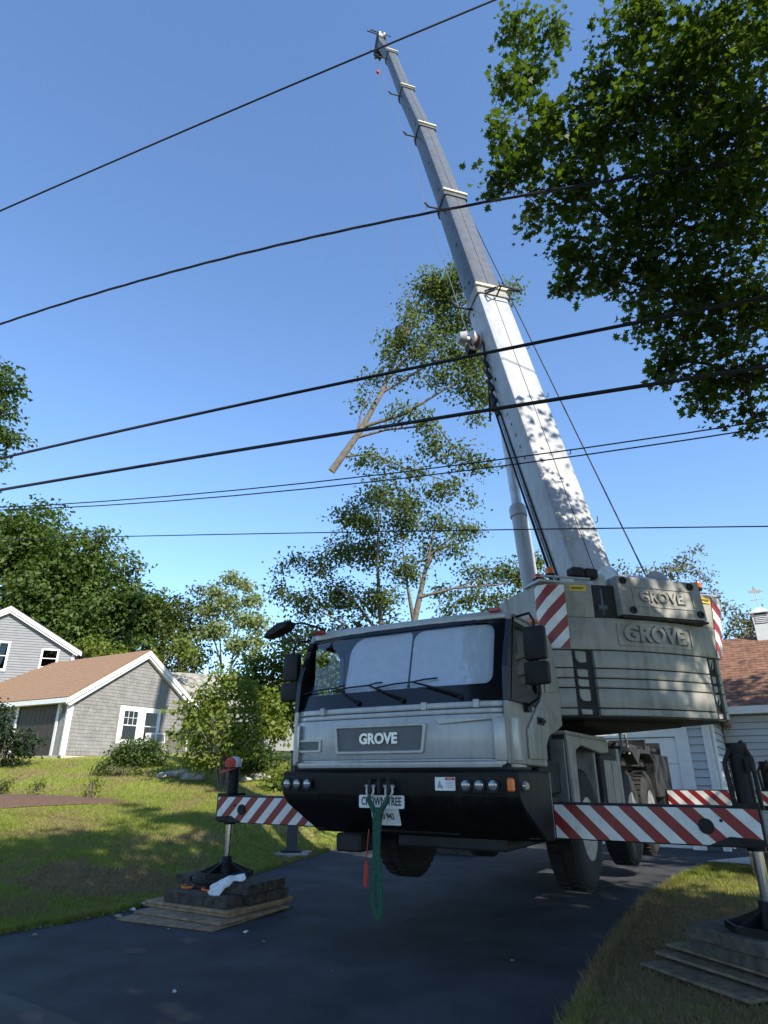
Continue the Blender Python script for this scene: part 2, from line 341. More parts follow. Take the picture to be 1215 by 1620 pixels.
def flat(name, pts, z, mat, th=.03):
    b = B(); b.prism(pts, z-th, z, 'xy'); return mk(name, b, mat, kind='structure', smooth=0)
rnd2 = random.Random(3)
def rough_edge(pts, amp, step=.12):
    out = []
    for (x0, y0), (x1, y1) in zip(pts, pts[1:]):
        n_ = max(1, int(math.hypot(x1-x0, y1-y0)/step))
        for i in range(n_):
            t = i/n_; out.append((x0+(x1-x0)*t+rnd2.uniform(-amp, amp), y0+(y1-y0)*t+rnd2.uniform(-amp, amp)))
    return out+[pts[-1]]
def smooth_line(pts, k=6):
    out = []
    P_ = [Vector(p) for p in pts]; P_ = [P_[0]*2-P_[1]]+P_+[P_[-1]*2-P_[-2]]
    for i in range(1, len(P_)-2):
        a, b_, c, d = P_[i-1:i+3]
        for j in range(k):
            t = j/k
            q = .5*((2*b_)+(c-a)*t+(2*a-5*b_+4*c-d)*t*t+(3*b_-a-3*c+d)*t**3); out.append((q.x, q.y))
    return out+[tuple(pts[-1])]
SE = [(-13.5, 9.0), (-8, 7.4), (-5.2, 6.9), (-3.05, 6.1), (-2.09, 5.4), (-.6, 4.3), (.5, 3.4), (3, 2.2), (12, -1.2), (40, -12)]
DL = rough_edge(smooth_line(DRIVE_L), .025); DR = rough_edge(smooth_line(DRIVE_R), .025)
apron = [(10.5, 14.1), (14, 16.4), (9.5, 24), (3, 24)]
flat('driveway', DL+[(3, 24), (9.5, 24), (12, 20), (9.0, 15.2)]+DR[::-1]+[(-.6, 4.2), (-2.09, 5.3), (-3.05, 6.0), (-5.2, 6.8), (-8, 7.3)], .004, ASPH)
flat('street', rough_edge(SE, .012)+[(40, -60), (-60, -60), (-60, 26)], .009, STREET, .04)
b = B(); b.prism([(6.4, 14.2), (8.2, 15.2), (14, 11.8), (12, 9.6)], .0, .022, 'xy')
mk('concrete_path', b, M('pale_concrete', (.42, .40, .36), .85, var=.12, scale=4, bump=.2), kind='structure', smooth=0)

# mulch bed in the lawn
bm_pts = []
for i in range(28):
    a = 2*math.pi*i/28; q = 1+.12*math.sin(3*a+1)+rnd2.uniform(-.05, .05); bm_pts.append((-10.4+3.2*q*math.cos(a), 18.3+1.15*q*math.sin(a)))
b = B(); vs = [(x, y, float(ground_z(x, y))+.0) for x, y in bm_pts]; c0 = (-10.4, 18.3, float(ground_z(-10.4, 18.3))+.16)
mid = [((x-10.4)/2, (y+18.3)/2, float(ground_z((x-10.4)/2, (y+18.3)/2))+.12) for x, y in bm_pts]
b.raw(vs+mid+[c0], [(i, (i+1) % 28, 28+(i+1) % 28, 28+i) for i in range(28)]+[(28+i, 28+(i+1) % 28, 56) for i in range(28)])
mk('mulch_bed', b, M('red_brown_mulch', (.105, .058, .038), .95, var=.45, scale=26, bump=1., bscale=45), kind='structure')

# grass blades
def grass(name, n, poly_fn, hmin, hmax, seed, wid=.006):
    r = np.random.default_rng(seed); X, Y = poly_fn(r, n); n = len(X); Z = ground_z(X, Y)-.015
    Hh = r.uniform(hmin, hmax, n)*np.where(r.random(n) < .03, 1.7, 1); a = r.uniform(0, 2*np.pi, n); le = r.normal(0, .45, (n, 2))*Hh[:, None]
    dx, dy = np.cos(a)*wid*r.uniform(.7, 1.5, n), np.sin(a)*wid*r.uniform(.7, 1.5, n)
    V = np.zeros((n, 3, 3)); V[:, 0] = np.stack([X-dx, Y-dy, Z], 1); V[:, 1] = np.stack([X+dx, Y+dy, Z], 1); V[:, 2] = np.stack([X+le[:, 0], Y+le[:, 1], Z+Hh], 1)
    o = link(name, np_mesh(name, V.reshape(-1, 3), 3, BLADE), (0, 0, 0), None); return props(o, kind='stuff')
def np_mesh(name, V, k, mat, tint=None):
    me = bpy.data.meshes.new(name); n = len(V)//k
    me.vertices.add(len(V)); me.vertices.foreach_set('co', V.astype(np.float32).ravel())
    me.loops.add(len(V)); me.loops.foreach_set('vertex_index', np.arange(len(V), dtype=np.int32))
    me.polygons.add(n); me.polygons.foreach_set('loop_start', np.arange(0, len(V), k, dtype=np.int32)); me.polygons.foreach_set('loop_total', np.full(n, k, np.int32))
    me.update(calc_edges=True); me.materials.append(mat)
    if tint is not None:
        a = me.attributes.new('tint', 'FLOAT', 'FACE'); a.data.foreach_set('value', tint.astype(np.float32))
    return me
def left_edge(r, n):
    Y = 7.8+(r.random(n)**1.3)*11; return edge_x(Y)-.03+r.normal(0, .045, n), Y
def right_edge(r, n):
    ys = [p[1] for p in DRIVE_R]; xs = [p[0] for p in DRIVE_R]; Y = 4.9+(r.random(n)**1.2)*9; return np.interp(Y, ys, xs)+.03+r.normal(0, .045, n), Y
def left_area(r, n):
    Y = 7.6+(r.random(n)**1.35)*18; X = edge_x(Y)-.02-np.abs(r.normal(0, .01, n))-(r.random(n)**1.0)*(4+Y*.62)
    k = (X > -.66*Y-1.5) & (((X+10.4)/3.3)**2+((Y-18.3)/1.2)**2 > 1); return X[k], Y[k]
def right_area(r, n):
    ys = [p[1] for p in DRIVE_R]; xs = [p[0] for p in DRIVE_R]
    Y = 4.9+(r.random(n)**1.3)*10; X = np.interp(Y, ys, xs)+.0+r.random(n)*4.6
    k = (X < .62*Y+.6) & (Y < 14.4); return X[k], Y[k]
grass('grass', 250000, left_area, .035, .085, 3)
grass('grass', 16000, left_edge, .04, .11, 5); grass('grass', 9000, right_edge, .03, .09, 6, .0045)
grass('grass', 90000, right_area, .022, .06, 4, .0045)
# ------------------------------------------------------------------ mobile crane
CR = root('mobile_crane', TRUCK @ Vector((0, 4.5, 0)), 'big silver grey mobile crane on outriggers with its long boom raised into the sky', 'mobile crane')
T = lambda: B(TRUCK)
S = lambda: B(UPPER)
def rrect(x0, x1, z0, z1, r, ne=5, nc=4):
    rs = r if hasattr(r, '__len__') else [r]*4                      # bl, br, tr, tl
    cs = [(x0, z0, 1, 1, rs[0]), (x1, z0, -1, 1, rs[1]), (x1, z1, -1, -1, rs[2]), (x0, z1, 1, -1, rs[3])]
    pts = []
    for i, (x, z, sx, sz, q) in enumerate(cs):
        a0 = math.pi+i*math.pi/2; arc = [(x+sx*q+q*math.cos(a0+k*math.pi/2/nc), z+sz*q+q*math.sin(a0+k*math.pi/2/nc)) for k in range(nc+1)]
        pts += arc
        x2, z2, sx2, sz2, q2 = cs[(i+1) % 4]; a1 = a0+math.pi/2
        st = (x2+sx2*q2+q2*math.cos(a1), z2+sz2*q2+q2*math.sin(a1)); en = arc[-1]
        pts += [(en[0]+(st[0]-en[0])*k/ne, en[1]+(st[1]-en[1])*k/ne) for k in range(1, ne)]
    return pts
def disc(o, b_, r, n=16):                                           # polygon circle in a plane of two coordinates
    return [(o[0]+r*math.cos(2*math.pi*k/n), o[1]+r*math.sin(2*math.pi*k/n)) for k in range(n)]

# carrier
b = T(); b.box(-.5, .5, .6, 9.2, 1.02, 1.62); b.box(-.95, .95, 1.0, 9.0, 1.5, 1.74); b.box(-1.2, 1.2, 4.0, 9.2, 1.72, 1.86); b.box(-1.25, 1.25, 1.0, 1.75, 1.4, 1.72)
mk('chassis_frame', b, DARK, CR, bevel=.015)
b = T(); b.prism([(0, 1.63), (0, 1.40), (.10, 1.30), (.70, .99), (.95, .99), (.95, 1.63)], -1.38, 1.38, 'yz'); b.box(-1.28, 1.28, .06, .7, 1.62, 1.70)
bumper = mk('bumper', b, BLACK, CR, bevel=.02)
b = T(); b.box(-.95, -.62, .45, 1.1, .82, 1.0); b.box(-.3, .95, .7, 1.9, .88, 1.06); b.tube([(-.9, 1.2, .95), (.9, 1.2, .95)], .07)
mk('underbody', b, DARK, CR, bevel=.02)
hl = None
for u in (-1.29, -1.155, -1.015, .865, 1.0, 1.14):
    if hl is None:
        b = T(); b.lathe((u, -.035, 1.505), (0, 1, 0), [(.055, 0), (.066, 0), (.066, .05), (.05, .05)]); hl = mk('headlight', b, BLACK, CR, smooth=40)
        b = T(); b.lathe((u, -.045, 1.505), (0, 1, 0), [(.0, 0), (.02, .0), (.04, .006), (.053, .022), (.053, .03)]); lens = mk('lens', b, LENS, hl, smooth=60)
        u0 = u
    else: clone(hl, TRUCK.to_3x3() @ Vector((u-u0, 0, 0)), CR)
b = T(); b.box(-1.345, -.96, -.012, .02, 1.43, 1.58); mk('headlight_surround', b, DARK, bumper, bevel=.01)
b = T(); b.box(.81, 1.2, -.012, .02, 1.43, 1.58); mk('headlight_surround', b, DARK, bumper, bevel=.01)
b = T(); b.box(1.27, 1.345, -.03, .03, 1.45, 1.57); mk('turn_signal', b, AMBER, CR, bevel=.015)
b = T(); b.lathe((1.36, .12, 1.5), (1, -.3, 0), [(.045, 0), (.045, .05), (.03, .07)]); mk('side_lamp', b, LENS, CR)
b = T(); b.box(.53, .745, -.004, .01, 1.455, 1.575); stk = mk('sticker', b, PLATE, CR, smooth=0, label='white warning sticker with a small lifting diagram and a red heading')
b = T(); b.box(.64, .74, -.0065, -.0015, 1.548, 1.572, 1)
b.prism([(.555, 1.48), (.60, 1.48), (.585, 1.545), (.575, 1.545)], -.0062, -.0015, 'xz', 0); b.box(.59, .612, -.0066, -.0015, 1.475, 1.50, 0); b.text('DANGER', .017, (.69, -.0078, 1.56), (1, 0, 0), (0, 0, 1), .002, 2, sx=.9)
for i in range(4): b.box(.65, .73-.012*(i % 2), -.0066, -.0015, 1.53-i*.016, 1.534-i*.016, 0)
mk('print', b, [M('sticker_grey', (.25, .28, .32), .5), INKRED, PLATE], stk, smooth=0)
# tow bracket and shackles
b = T(); b.box(-.19, .09, -.07, .02, 1.475, 1.535)
for u in (-.16, -.05, .06): b.box(u-.018, u+.018, -.12, .0, 1.42, 1.56)
tb = mk('tow_bracket', b, DARK, CR, bevel=.008)
def shackle(u):
    b = T(); b.tube([(u-.035, -.09, 1.50), (u-.04, -.09, 1.44), (u-.025, -.10, 1.395), (u, -.105, 1.38), (u+.025, -.10, 1.395), (u+.04, -.09, 1.44), (u+.035, -.09, 1.50)], .013, 8); b.tube([(u-.06, -.09, 1.49), (u+.06, -.09, 1.49)], .014, 8)
    return mk('shackle', b, STEEL, tb)
shackle(-.16); shackle(.06)
b = T(); b.prism(rrect(-.345, .185, 1.285, 1.405, .012, 1, 2), -.012, -.002, 'xz'); cp = mk('name_plate', b, PLATE, CR, smooth=0, label='white plate lettered CROWN TREE')
b = T(); b.text('CROWN TREE', .105, (-.08, -.014, 1.345), (1, 0, 0), (0, 0, 1), .002, bold=.002, sx=.70); mk('lettering', b, INK, cp, smooth=0)
b = T(); q = .35
lp = lambda p, a: (p[0], .02+(1.285-p[1])*.40+a-.03, p[1])
b.ring(rrect(-.20, .12, 1.13, 1.285, .012, 1, 2), rrect(-.19, .11, 1.14, 1.275, .012, 1, 2), -.01, 0, map3=lp)
pp = rrect(-.19, .11, 1.14, 1.275, .012, 1, 2); b.raw([lp(p, -.006) for p in pp], [tuple(range(len(pp)))])
lic = mk('license_plate', b, PLATE, CR, smooth=0)
b = T(); b.text('P40 942', .085, lp((-.04, 1.21), -.0085), (1, 0, 0), (0, -.40, 1), .002, sx=.72, bold=.001); mk('lettering', b, INK, lic, smooth=0)

# cab
wmap = lambda p, a: (p[0], .02+(p[1]-2.27)*.27+.10*abs(p[0]/1.3)**4+a, p[1])
b = T()
front = [(-1.30, .16), (-1.24, .07), (-1.1, .02), (-.6, -.015), (0, -.02), (.6, -.015), (1.1, .02), (1.24, .07), (1.30, .16), (1.30, .5), (-1.30, .5)]
b.prism(front, 1.74, 2.15, 'xy'); b.prism(front, 1.66, 1.74, 'xy', shift=None)
b.prism([(x*.995, y+.015) for x, y in front], 2.155, 2.205, 'xy'); b.prism([(x*.997, y+.02) for x, y in front], 2.212, 2.272, 'xy')
cab = mk('cab', b, SILVER, CR, bevel=.012, seg=2, smooth=50)
for s in (-1, 1):
    b = T(); b.prism([(s*1.17, -.006), (s*1.25, .045), (s*1.322, .15), (s*1.322, .36), (s*1.25, .36)], 1.72, 2.115, 'xy'); mk('corner_panel', b, SILVER, cab, bevel=.014, seg=2, smooth=50)
b = T(); b.prism(front[1:8]+[(1.2, .4), (-1.2, .4)], 1.70, 1.735, 'xy'); mk('lower_lip', b, M('lip_grey', (.20, .20, .20), .5), cab, bevel=.01)
gq = lambda p, a: (p[0]+(.03 if p[0] > -.1 else -.03)*(p[1]-1.94)/.12*.5, -.022+a, p[1])
b = T(); b.ring(rrect(-.655, .445, 1.795, 2.085, .02, 3, 2), rrect(-.62, .41, 1.825, 2.055, .015, 3, 2), -.022, .01, map3=gq); mk('grille_frame', b, SILVER, cab, bevel=.006)
b = T(); pp = rrect(-.62, .41, 1.825, 2.055, .015, 3, 2); b.raw([gq(p, -.002) for p in pp], [tuple(range(len(pp)))]); gp = mk('grille_panel', b, GREYPANEL, cab, smooth=0)
b = T(); b.text('GROVE', .142, (-.105, -.034, 1.94), (1, 0, 0), (0, 0, 1), .018, bold=.006, sx=1.0); mk('lettering', b, LETTER, cab, smooth=0)
b = T(); b.ring(rrect(-1.20, -.86, 1.825, 1.955, .012, 1, 2), rrect(-1.17, -.89, 1.845, 1.935, .01, 1, 2), -.008, .05, map3=lambda p, a: (p[0], .02-.022*(p[0]+1.2)/.3+a, p[1])); b.raw([(-1.17, .02, 1.845), (-.89, .002, 1.845), (-.89, .002, 1.935), (-1.17, .02, 1.935)], [(0, 1, 2, 3)], 1)
mk('vent', b, [SILVER, GREYPANEL], cab, smooth=0)
b = T(); b.prism([(.53, 2.13), (1.16, 2.10), (1.16, 2.09), (.60, 2.06)], -.03, .0, 'xz'); mk('panel_crease', b, SILVER, cab, bevel=.008)
for u in (-.86, .42, 1.0):
    b = T(); b.box(u-.03, u+.03, -.012, .05, 2.205, 2.285); mk('hinge', b, SILVER, cab, bevel=.006)
hole = rrect(-1.27, 1.14, 2.44, 3.10, (.05, .10, .12, .06), 8, 4)
b = T(); b.ring(rrect(-1.325, 1.325, 2.275, 3.15, .02, 8, 4), hole, 0, .03, map3=wmap); mk('windshield_surround', b, MASK, cab, smooth=50)
def pane(name, poly, a, mat, parent, fn, **k):
    """thin curved sheet with two faces, cut into strips so that it follows the curve"""
    b = T(); us = sorted(set(round(p[0], 4) for p in poly)); rows = []
    for u in us:
        zs = [p[1] for p in poly if abs(p[0]-u) < 1e-3]
        n = len(poly); ints = list(zs)
        for i in range(n):
            p, q_ = poly[i], poly[(i+1) % n]
            if (p[0]-u)*(q_[0]-u) < 0: ints.append(p[1]+(q_[1]-p[1])*(u-p[0])/(q_[0]-p[0]))
        rows.append((u, min(ints), max(ints)))
    vs = []
    for u, z0, z1 in rows: vs += [fn((u, z0), a), fn((u, z1), a), fn((u, z0), a+.006), fn((u, z1), a+.006)]
    fs = []
    for i in range(len(rows)-1):
        o = i*4; fs += [(o, o+4, o+5, o+1), (o+2, o+3, o+7, o+6), (o, o+2, o+6, o+4), (o+1, o+5, o+7, o+3)]
    fs += [(0, 1, 3, 2), (len(vs)-4, len(vs)-2, len(vs)-1, len(vs)-3)]
    b.raw(vs, fs); return mk(name, b, mat, parent, smooth=50, **k)
pane('windshield', hole, .012, GLASS, cab, wmap)
sideout = [(.07, 1.69), (.06, 2.27), (1.03, 2.27), (1.03, 3.11), (.30, 3.11), (.33, 3.2), (1.5, 3.2), (1.72, 3.07), (1.86, 2.55), (1.84, 2.13), (1.68, 2.08), (1.30, 1.99), (1.15, 1.90), (1.13, 1.67)]
for s in (-1, 1):
    b = T(); b.prism(sideout, s*1.255, s*1.31, 'yz'); cs = mk('cab_side', b, SILVER if s < 0 else PUTTY, cab, bevel=.012)
    b = T(); win = [(.37, 2.62), (.44, 2.50), (.93, 2.40), (.97, 2.44), (.97, 2.75), (.97, 3.02), (.93, 3.06), (.42, 3.06), (.37, 3.02), (.36, 2.8)]
    out_ = [(.10, 2.6), (.07, 2.275), (1.02, 2.275), (1.025, 2.4), (1.025, 2.75), (1.025, 3.02), (1.02, 3.105), (.30, 3.105), (.27, 3.0), (.17, 2.8)]
    b.ring(out_, win, s*1.258, s*1.318, 'yz'); mk('door_window_frame', b, MASK, cab, smooth=0)
    b = T(); b.prism(win, s*1.285, s*1.292, 'yz'); mk('door_window', b, TINT, cab, smooth=0)
    b = T(); b.prism([(.52, 1.74), (.52, 2.02), (.93, 2.30), (1.06, 2.36), (1.60, 2.22), (1.60, 2.10), (1.2, 1.98), (1.09, 1.88), (1.08, 1.74)], s*1.305, s*1.335, 'yz'); mk('door_panel', b, SILVER if s < 0 else PUTTY, cab, bevel=.022, seg=2)
    b = T(); b.box(s*1.335, s*1.375, .86, 1.02, 2.11, 2.14); b.box(s*1.33, s*1.345, .83, 1.05, 2.085, 2.165); mk('door_handle', b, BLACK, cab, bevel=.008)
    b = T(); b.prism([(1.12, 2.4), (1.13, 3.14), (1.15, 3.14), (1.14, 2.4)], s*1.309, s*1.313, 'yz'); mk('door_seam', b, DARK, cab, smooth=0)
    b = T(); b.prism([(1.25, 2.45), (1.3, 2.95), (1.62, 2.9), (1.72, 2.5)], s*1.305, s*1.33, 'yz'); mk('pressed_panel', b, SILVER if s < 0 else PUTTY, cab, bevel=.02, seg=2)
roofp = [(-1.31, .36), (-1.2, .30), (-.6, .26), (.6, .26), (1.2, .30), (1.31, .36), (1.31, 1.5), (-1.31, 1.5)]
b = T(); b.prism(roofp, 3.13, 3.20, 'xy'); b.prism([(x*.93, y*.9+.09) for x, y in roofp], 3.20, 3.235, 'xy'); b.box(-.15, 1.0, .45, 1.2, 3.23, 3.265); b.box(-1.1, -.6, .4, 1.0, 3.23, 3.26)
rp = mk('roof_panel', b, SILVER, cab, bevel=.015, seg=2)
b = T(); b.box(-1.24, 1.25, 1.48, 1.56, 1.7, 3.13); b.box(-1.25, 1.25, .3, 1.5, 1.66, 1.74); b.prism([(.16, 2.30), (.20, 2.42), (.62, 2.36), (.7, 1.75), (.2, 1.75)], -1.25, 1.25, 'yz'); mk('cab_interior', b, DARK, cab, bevel=.01)
b = T(); b.box(.35, .85, .95, 1.1, 2.2, 2.95); b.box(.35, .85, .6, 1.0, 2.0, 2.2); b.box(-.85, -.4, 1.15, 1.3, 2.1, 2.7); mk('seat', b, BLACK, cab, bevel=.05, seg=2)
b = T(); b.tube([(-1.05, 1.0, 2.35), (-1.05, 1.0, 2.62), (-.72, .75, 2.62), (-.72, .75, 2.45)], .018); mk('grab_rail', b, WHITE, cab)
for u in (-1.15, 1.15):
    b = T(); b.box(u-.06, u+.06, .26, .34, 3.195, 3.245); mk('marker_lamp', b, REDLENS, cab, bevel=.012)
b = T(); b.box(1.24, 1.36, 1.0, 1.12, 3.2, 3.26); mk('marker_lamp', b, AMBER, cab, bevel=.015)
wf = lambda u, z, a: Vector(wmap((u, z), a))
for (pu, tu, b0, b1) in ((-.40, -.72, -1.26, -.62), (.16, -.28, -.78, -.12), (.82, .27, -.19, .55)):
    b = T(); zt = 2.505; b.tube([wf(pu, 2.33, -.02), wf(pu-.06, 2.36, -.06), wf(tu, zt, -.045)], [.018, .014, .009]); b.lathe(wf(pu, 2.33, -.035), (0, 1, -.3), [(.03, 0), (.03, .04)], 10)
    wp = mk('wiper', b, BLACK, cab)
    b = T(); b.tube([wf(b0, 2.475, -.012), wf((b0+tu)/2, 2.50, -.024), wf(tu, zt, -.034), wf((b1+tu)/2, 2.525, -.024), wf(b1, 2.53, -.012)], .009, 6); mk('blade', b, RUBBER, wp)
# mirrors
for s in (1, -1):
    b = T(); b.prism(rrect(s*1.56-.115, s*1.56+.115, 2.66, 3.00, .03, 1, 3), .24, .33, 'xz'); m1 = mk('mirror', b, BLACK, cab, bevel=.025, seg=2)
    b = T(); b.prism(rrect(s*1.56-.125, s*1.56+.125, 2.42, 2.645, .03, 1, 3), .23, .33, 'xz'); mk('mirror_head', b, BLACK, m1, bevel=.025, seg=2)
    b = T(); b.tube([(s*1.30, .5, 3.17), (s*1.50, .36, 3.16), (s*1.56, .30, 3.06), (s*1.56, .30, 2.4), (s*1.54, .33, 2.30), (s*1.32, .55, 2.24)], .014); b.box(s*1.28, s*1.36, .5, .62, 2.19, 2.28); mk('mirror_arm', b, BLACK, m1, bevel=0)
b = T(); b.tube([(-1.1, .34, 3.26), (-1.3, .1, 3.33), (-1.52, -.02, 3.28)], .014); b.prism([(-1.72, 3.15), (-1.66, 3.23), (-1.5, 3.31), (-1.34, 3.32), (-1.38, 3.25), (-1.55, 3.18)], -.12, .06, 'xz'); mk('kerb_mirror', b, BLACK, cab, bevel=.015)

# fenders, boxes and steps along the carrier
TREAD = M('tread_plate_grey', (.17, .17, .165), .5, .3, var=.2, scale=10); n = TREAD.node_tree.nodes; L_ = TREAD.node_tree.links
tc = n.new('ShaderNodeNewGeometry'); ck = n.new('ShaderNodeTexChecker'); ck.inputs['Scale'].default_value = 28; L_.new(tc.outputs['Position'], ck.inputs['Vector']); bp = n.new('ShaderNodeBump'); bp.inputs['Strength'].default_value = .6; bp.inputs['Distance'].default_value = .01; L_.new(ck.outputs['Fac'], bp.inputs['Height']); L_.new(bp.outputs[0], n['Principled BSDF'].inputs['Normal'])
for s in (1, -1):
    b = T(); b.box(s*.85, s*1.33, 1.74, 1.79, 1.15, 1.98); mk('fender_front', b, TREAD, CR, bevel=.01)
    b = T()
    b.prism([(1.79, 1.12), (1.76, 2.03), (3.75, 2.03), (3.75, 1.88), (3.30, 1.86), (2.35, 1.93), (2.06, 1.86), (2.02, 1.12)], s*1.33, s*1.375, 'yz'); b.box(s*.8, s*1.37, 1.75, 3.75, 2.03, 2.075); b.box(s*.8, s*1.30, 3.2, 3.26, 1.2, 2.02)
    mk('fender', b, PUTTY, CR, bevel=.012)
    b = T(); b.box(s*.8, s*1.35, 3.32, 4.25, 1.08, 1.86); mk('tool_box', b, DARK, CR, bevel=.02)
    b = T(); b.box(s*1.35, s*1.375, 3.42, 3.8, 1.2, 1.78); b.box(s*1.35, s*1.375, 3.86, 4.2, 1.2, 1.78); mk('tool_box_door', b, PUTTY if s > 0 else DARK, CR, bevel=.01)
    b = T(); b.box(s*.8, s*1.36, 4.28, 4.33, 1.15, 1.95); b.box(s*1.25, s*1.37, 4.26, 4.42, 1.2, 1.95); mk('mudguard_plate', b, PUTTY, CR, bevel=.01)
    b = T(); b.prism([(4.4, 1.84), (4.7, 2.0), (5.5, 2.0), (5.82, 1.86), (6.1, 2.0), (7.1, 2.0), (7.45, 1.82), (7.4, 1.78), (7.05, 1.93), (6.15, 1.93), (5.84, 1.74), (5.45, 1.93), (4.75, 1.93), (4.46, 1.78)], s*.85, s*1.36, 'yz'); mk('rear_fender', b, DARK, CR, bevel=.01)
    b = T(); b.box(s*.9, s*1.34, 7.5, 9.2, 1.2, 1.95); b.box(s*.7, s*1.2, 5.2, 8.8, 2.0, 2.08); mk('tail_box', b, DARK, CR, bevel=.02)
    b = T()
    for q in (4.95, 5.35): b.tube([(s*1.33, q, 1.9), (s*1.30, q, 2.32), (s*.95, q, 2.32)], .022)
    b.tube([(s*1.31, 4.95, 2.2), (s*1.31, 5.35, 2.2)], .018); mk('hand_rail', b, PUTTY, CR)
    b = T(); b.box(s*1.31, s*1.375, .80, .98, 1.0, 1.62); mk('outrigger_box_end', b, PUTTY, CR, bevel=.01)
    b = T(); b.tube([(s*1.28, .6, 1.62), (s*1.28, .75, 1.05)], .03); b.box(s*1.22, s*1.34, .55, .85, 1.2, 1.23); b.box(s*1.22, s*1.34, .62, .9, 1.02, 1.05); mk('step', b, DARK, CR)
# stowed gear on the rear deck of the carrier
b = T()
for i in range(5): b.tube([(1.0-.06*i, 7.2, 2.1+.01*i), (1.05-.06*i, 9.2, 2.12)], .03)
b.box(.6, 1.25, 7.3, 7.4, 1.95, 2.2); b.box(.6, 1.25, 8.9, 9.0, 1.95, 2.2); mk('stowed_pipes', b, DARK, CR)
# wheels
def wheel(k, s):
    cz = 1.0; x0 = s*1.33; a = (-s, 0, 0)
    b = T(); b.lathe((x0, k, cz), a, [(.33, .02), (.37, .0), (.50, .0), (.585, .012), (.63, .045), (.645, .09), (.645, .29), (.63, .335), (.585, .37), (.33, .37)], 40)
    for i in range(40):
        t = 2*math.pi*i/40; c_, s_ = math.cos(t), math.sin(t)
        for (h0, h1, sh) in ((.05, .18, .0), (.20, .33, .075)):
            t2 = t+sh; vs = []
            for r_ in (.635, .662):
                for h in (h0, h1):
                    for dt in (-.045, .045): vs.append((x0-s*h, k+r_*math.cos(t2+dt), cz+r_*math.sin(t2+dt)))
            b.raw(vs, [(4, 5, 7, 6), (0, 4, 6, 2), (1, 3, 7, 5), (0, 1, 5, 4), (2, 6, 7, 3)])
    w_ = mk('wheel', b, RUBBER, CR, smooth=40)
    b = T(); b.lathe((x0, k, cz), a, [(.345, .005), (.33, .0), (.315, .03), (.30, .10), (.27, .12), (.20, .10), (.185, .06), (.15, .05), (.13, -.02), (.06, -.03), (.0, -.03)], 32)
    for i in range(10): b.lathe((x0-s*.10, k+.235*math.cos(i*.628), cz+.235*math.sin(i*.628)), (s, 0, 0), [(.018, -.02), (.018, .03), (.0, .03)], 6)
    mk('rim', b, STEEL, w_, smooth=40)
    return w_
w1 = wheel(2.48, 1); w2 = wheel(2.48, -1)
for k in (5.12, 6.68):
    for w_ in (w1, w2): clone(w_, TRUCK.to_3x3() @ Vector((0, k-2.48, 0)), CR)
for k in (2.48, 5.12, 6.68):
    b = T(); b.tube([(-1.0, k, 1.0), (1.0, k, 1.0)], .11, 10); b.lathe((0, k-.2, 1.0), (0, 1, 0), [(.1, 0), (.24, .08), (.26, .2), (.24, .32), (.1, .4)], 14); mk('axle', b, DARK, CR)

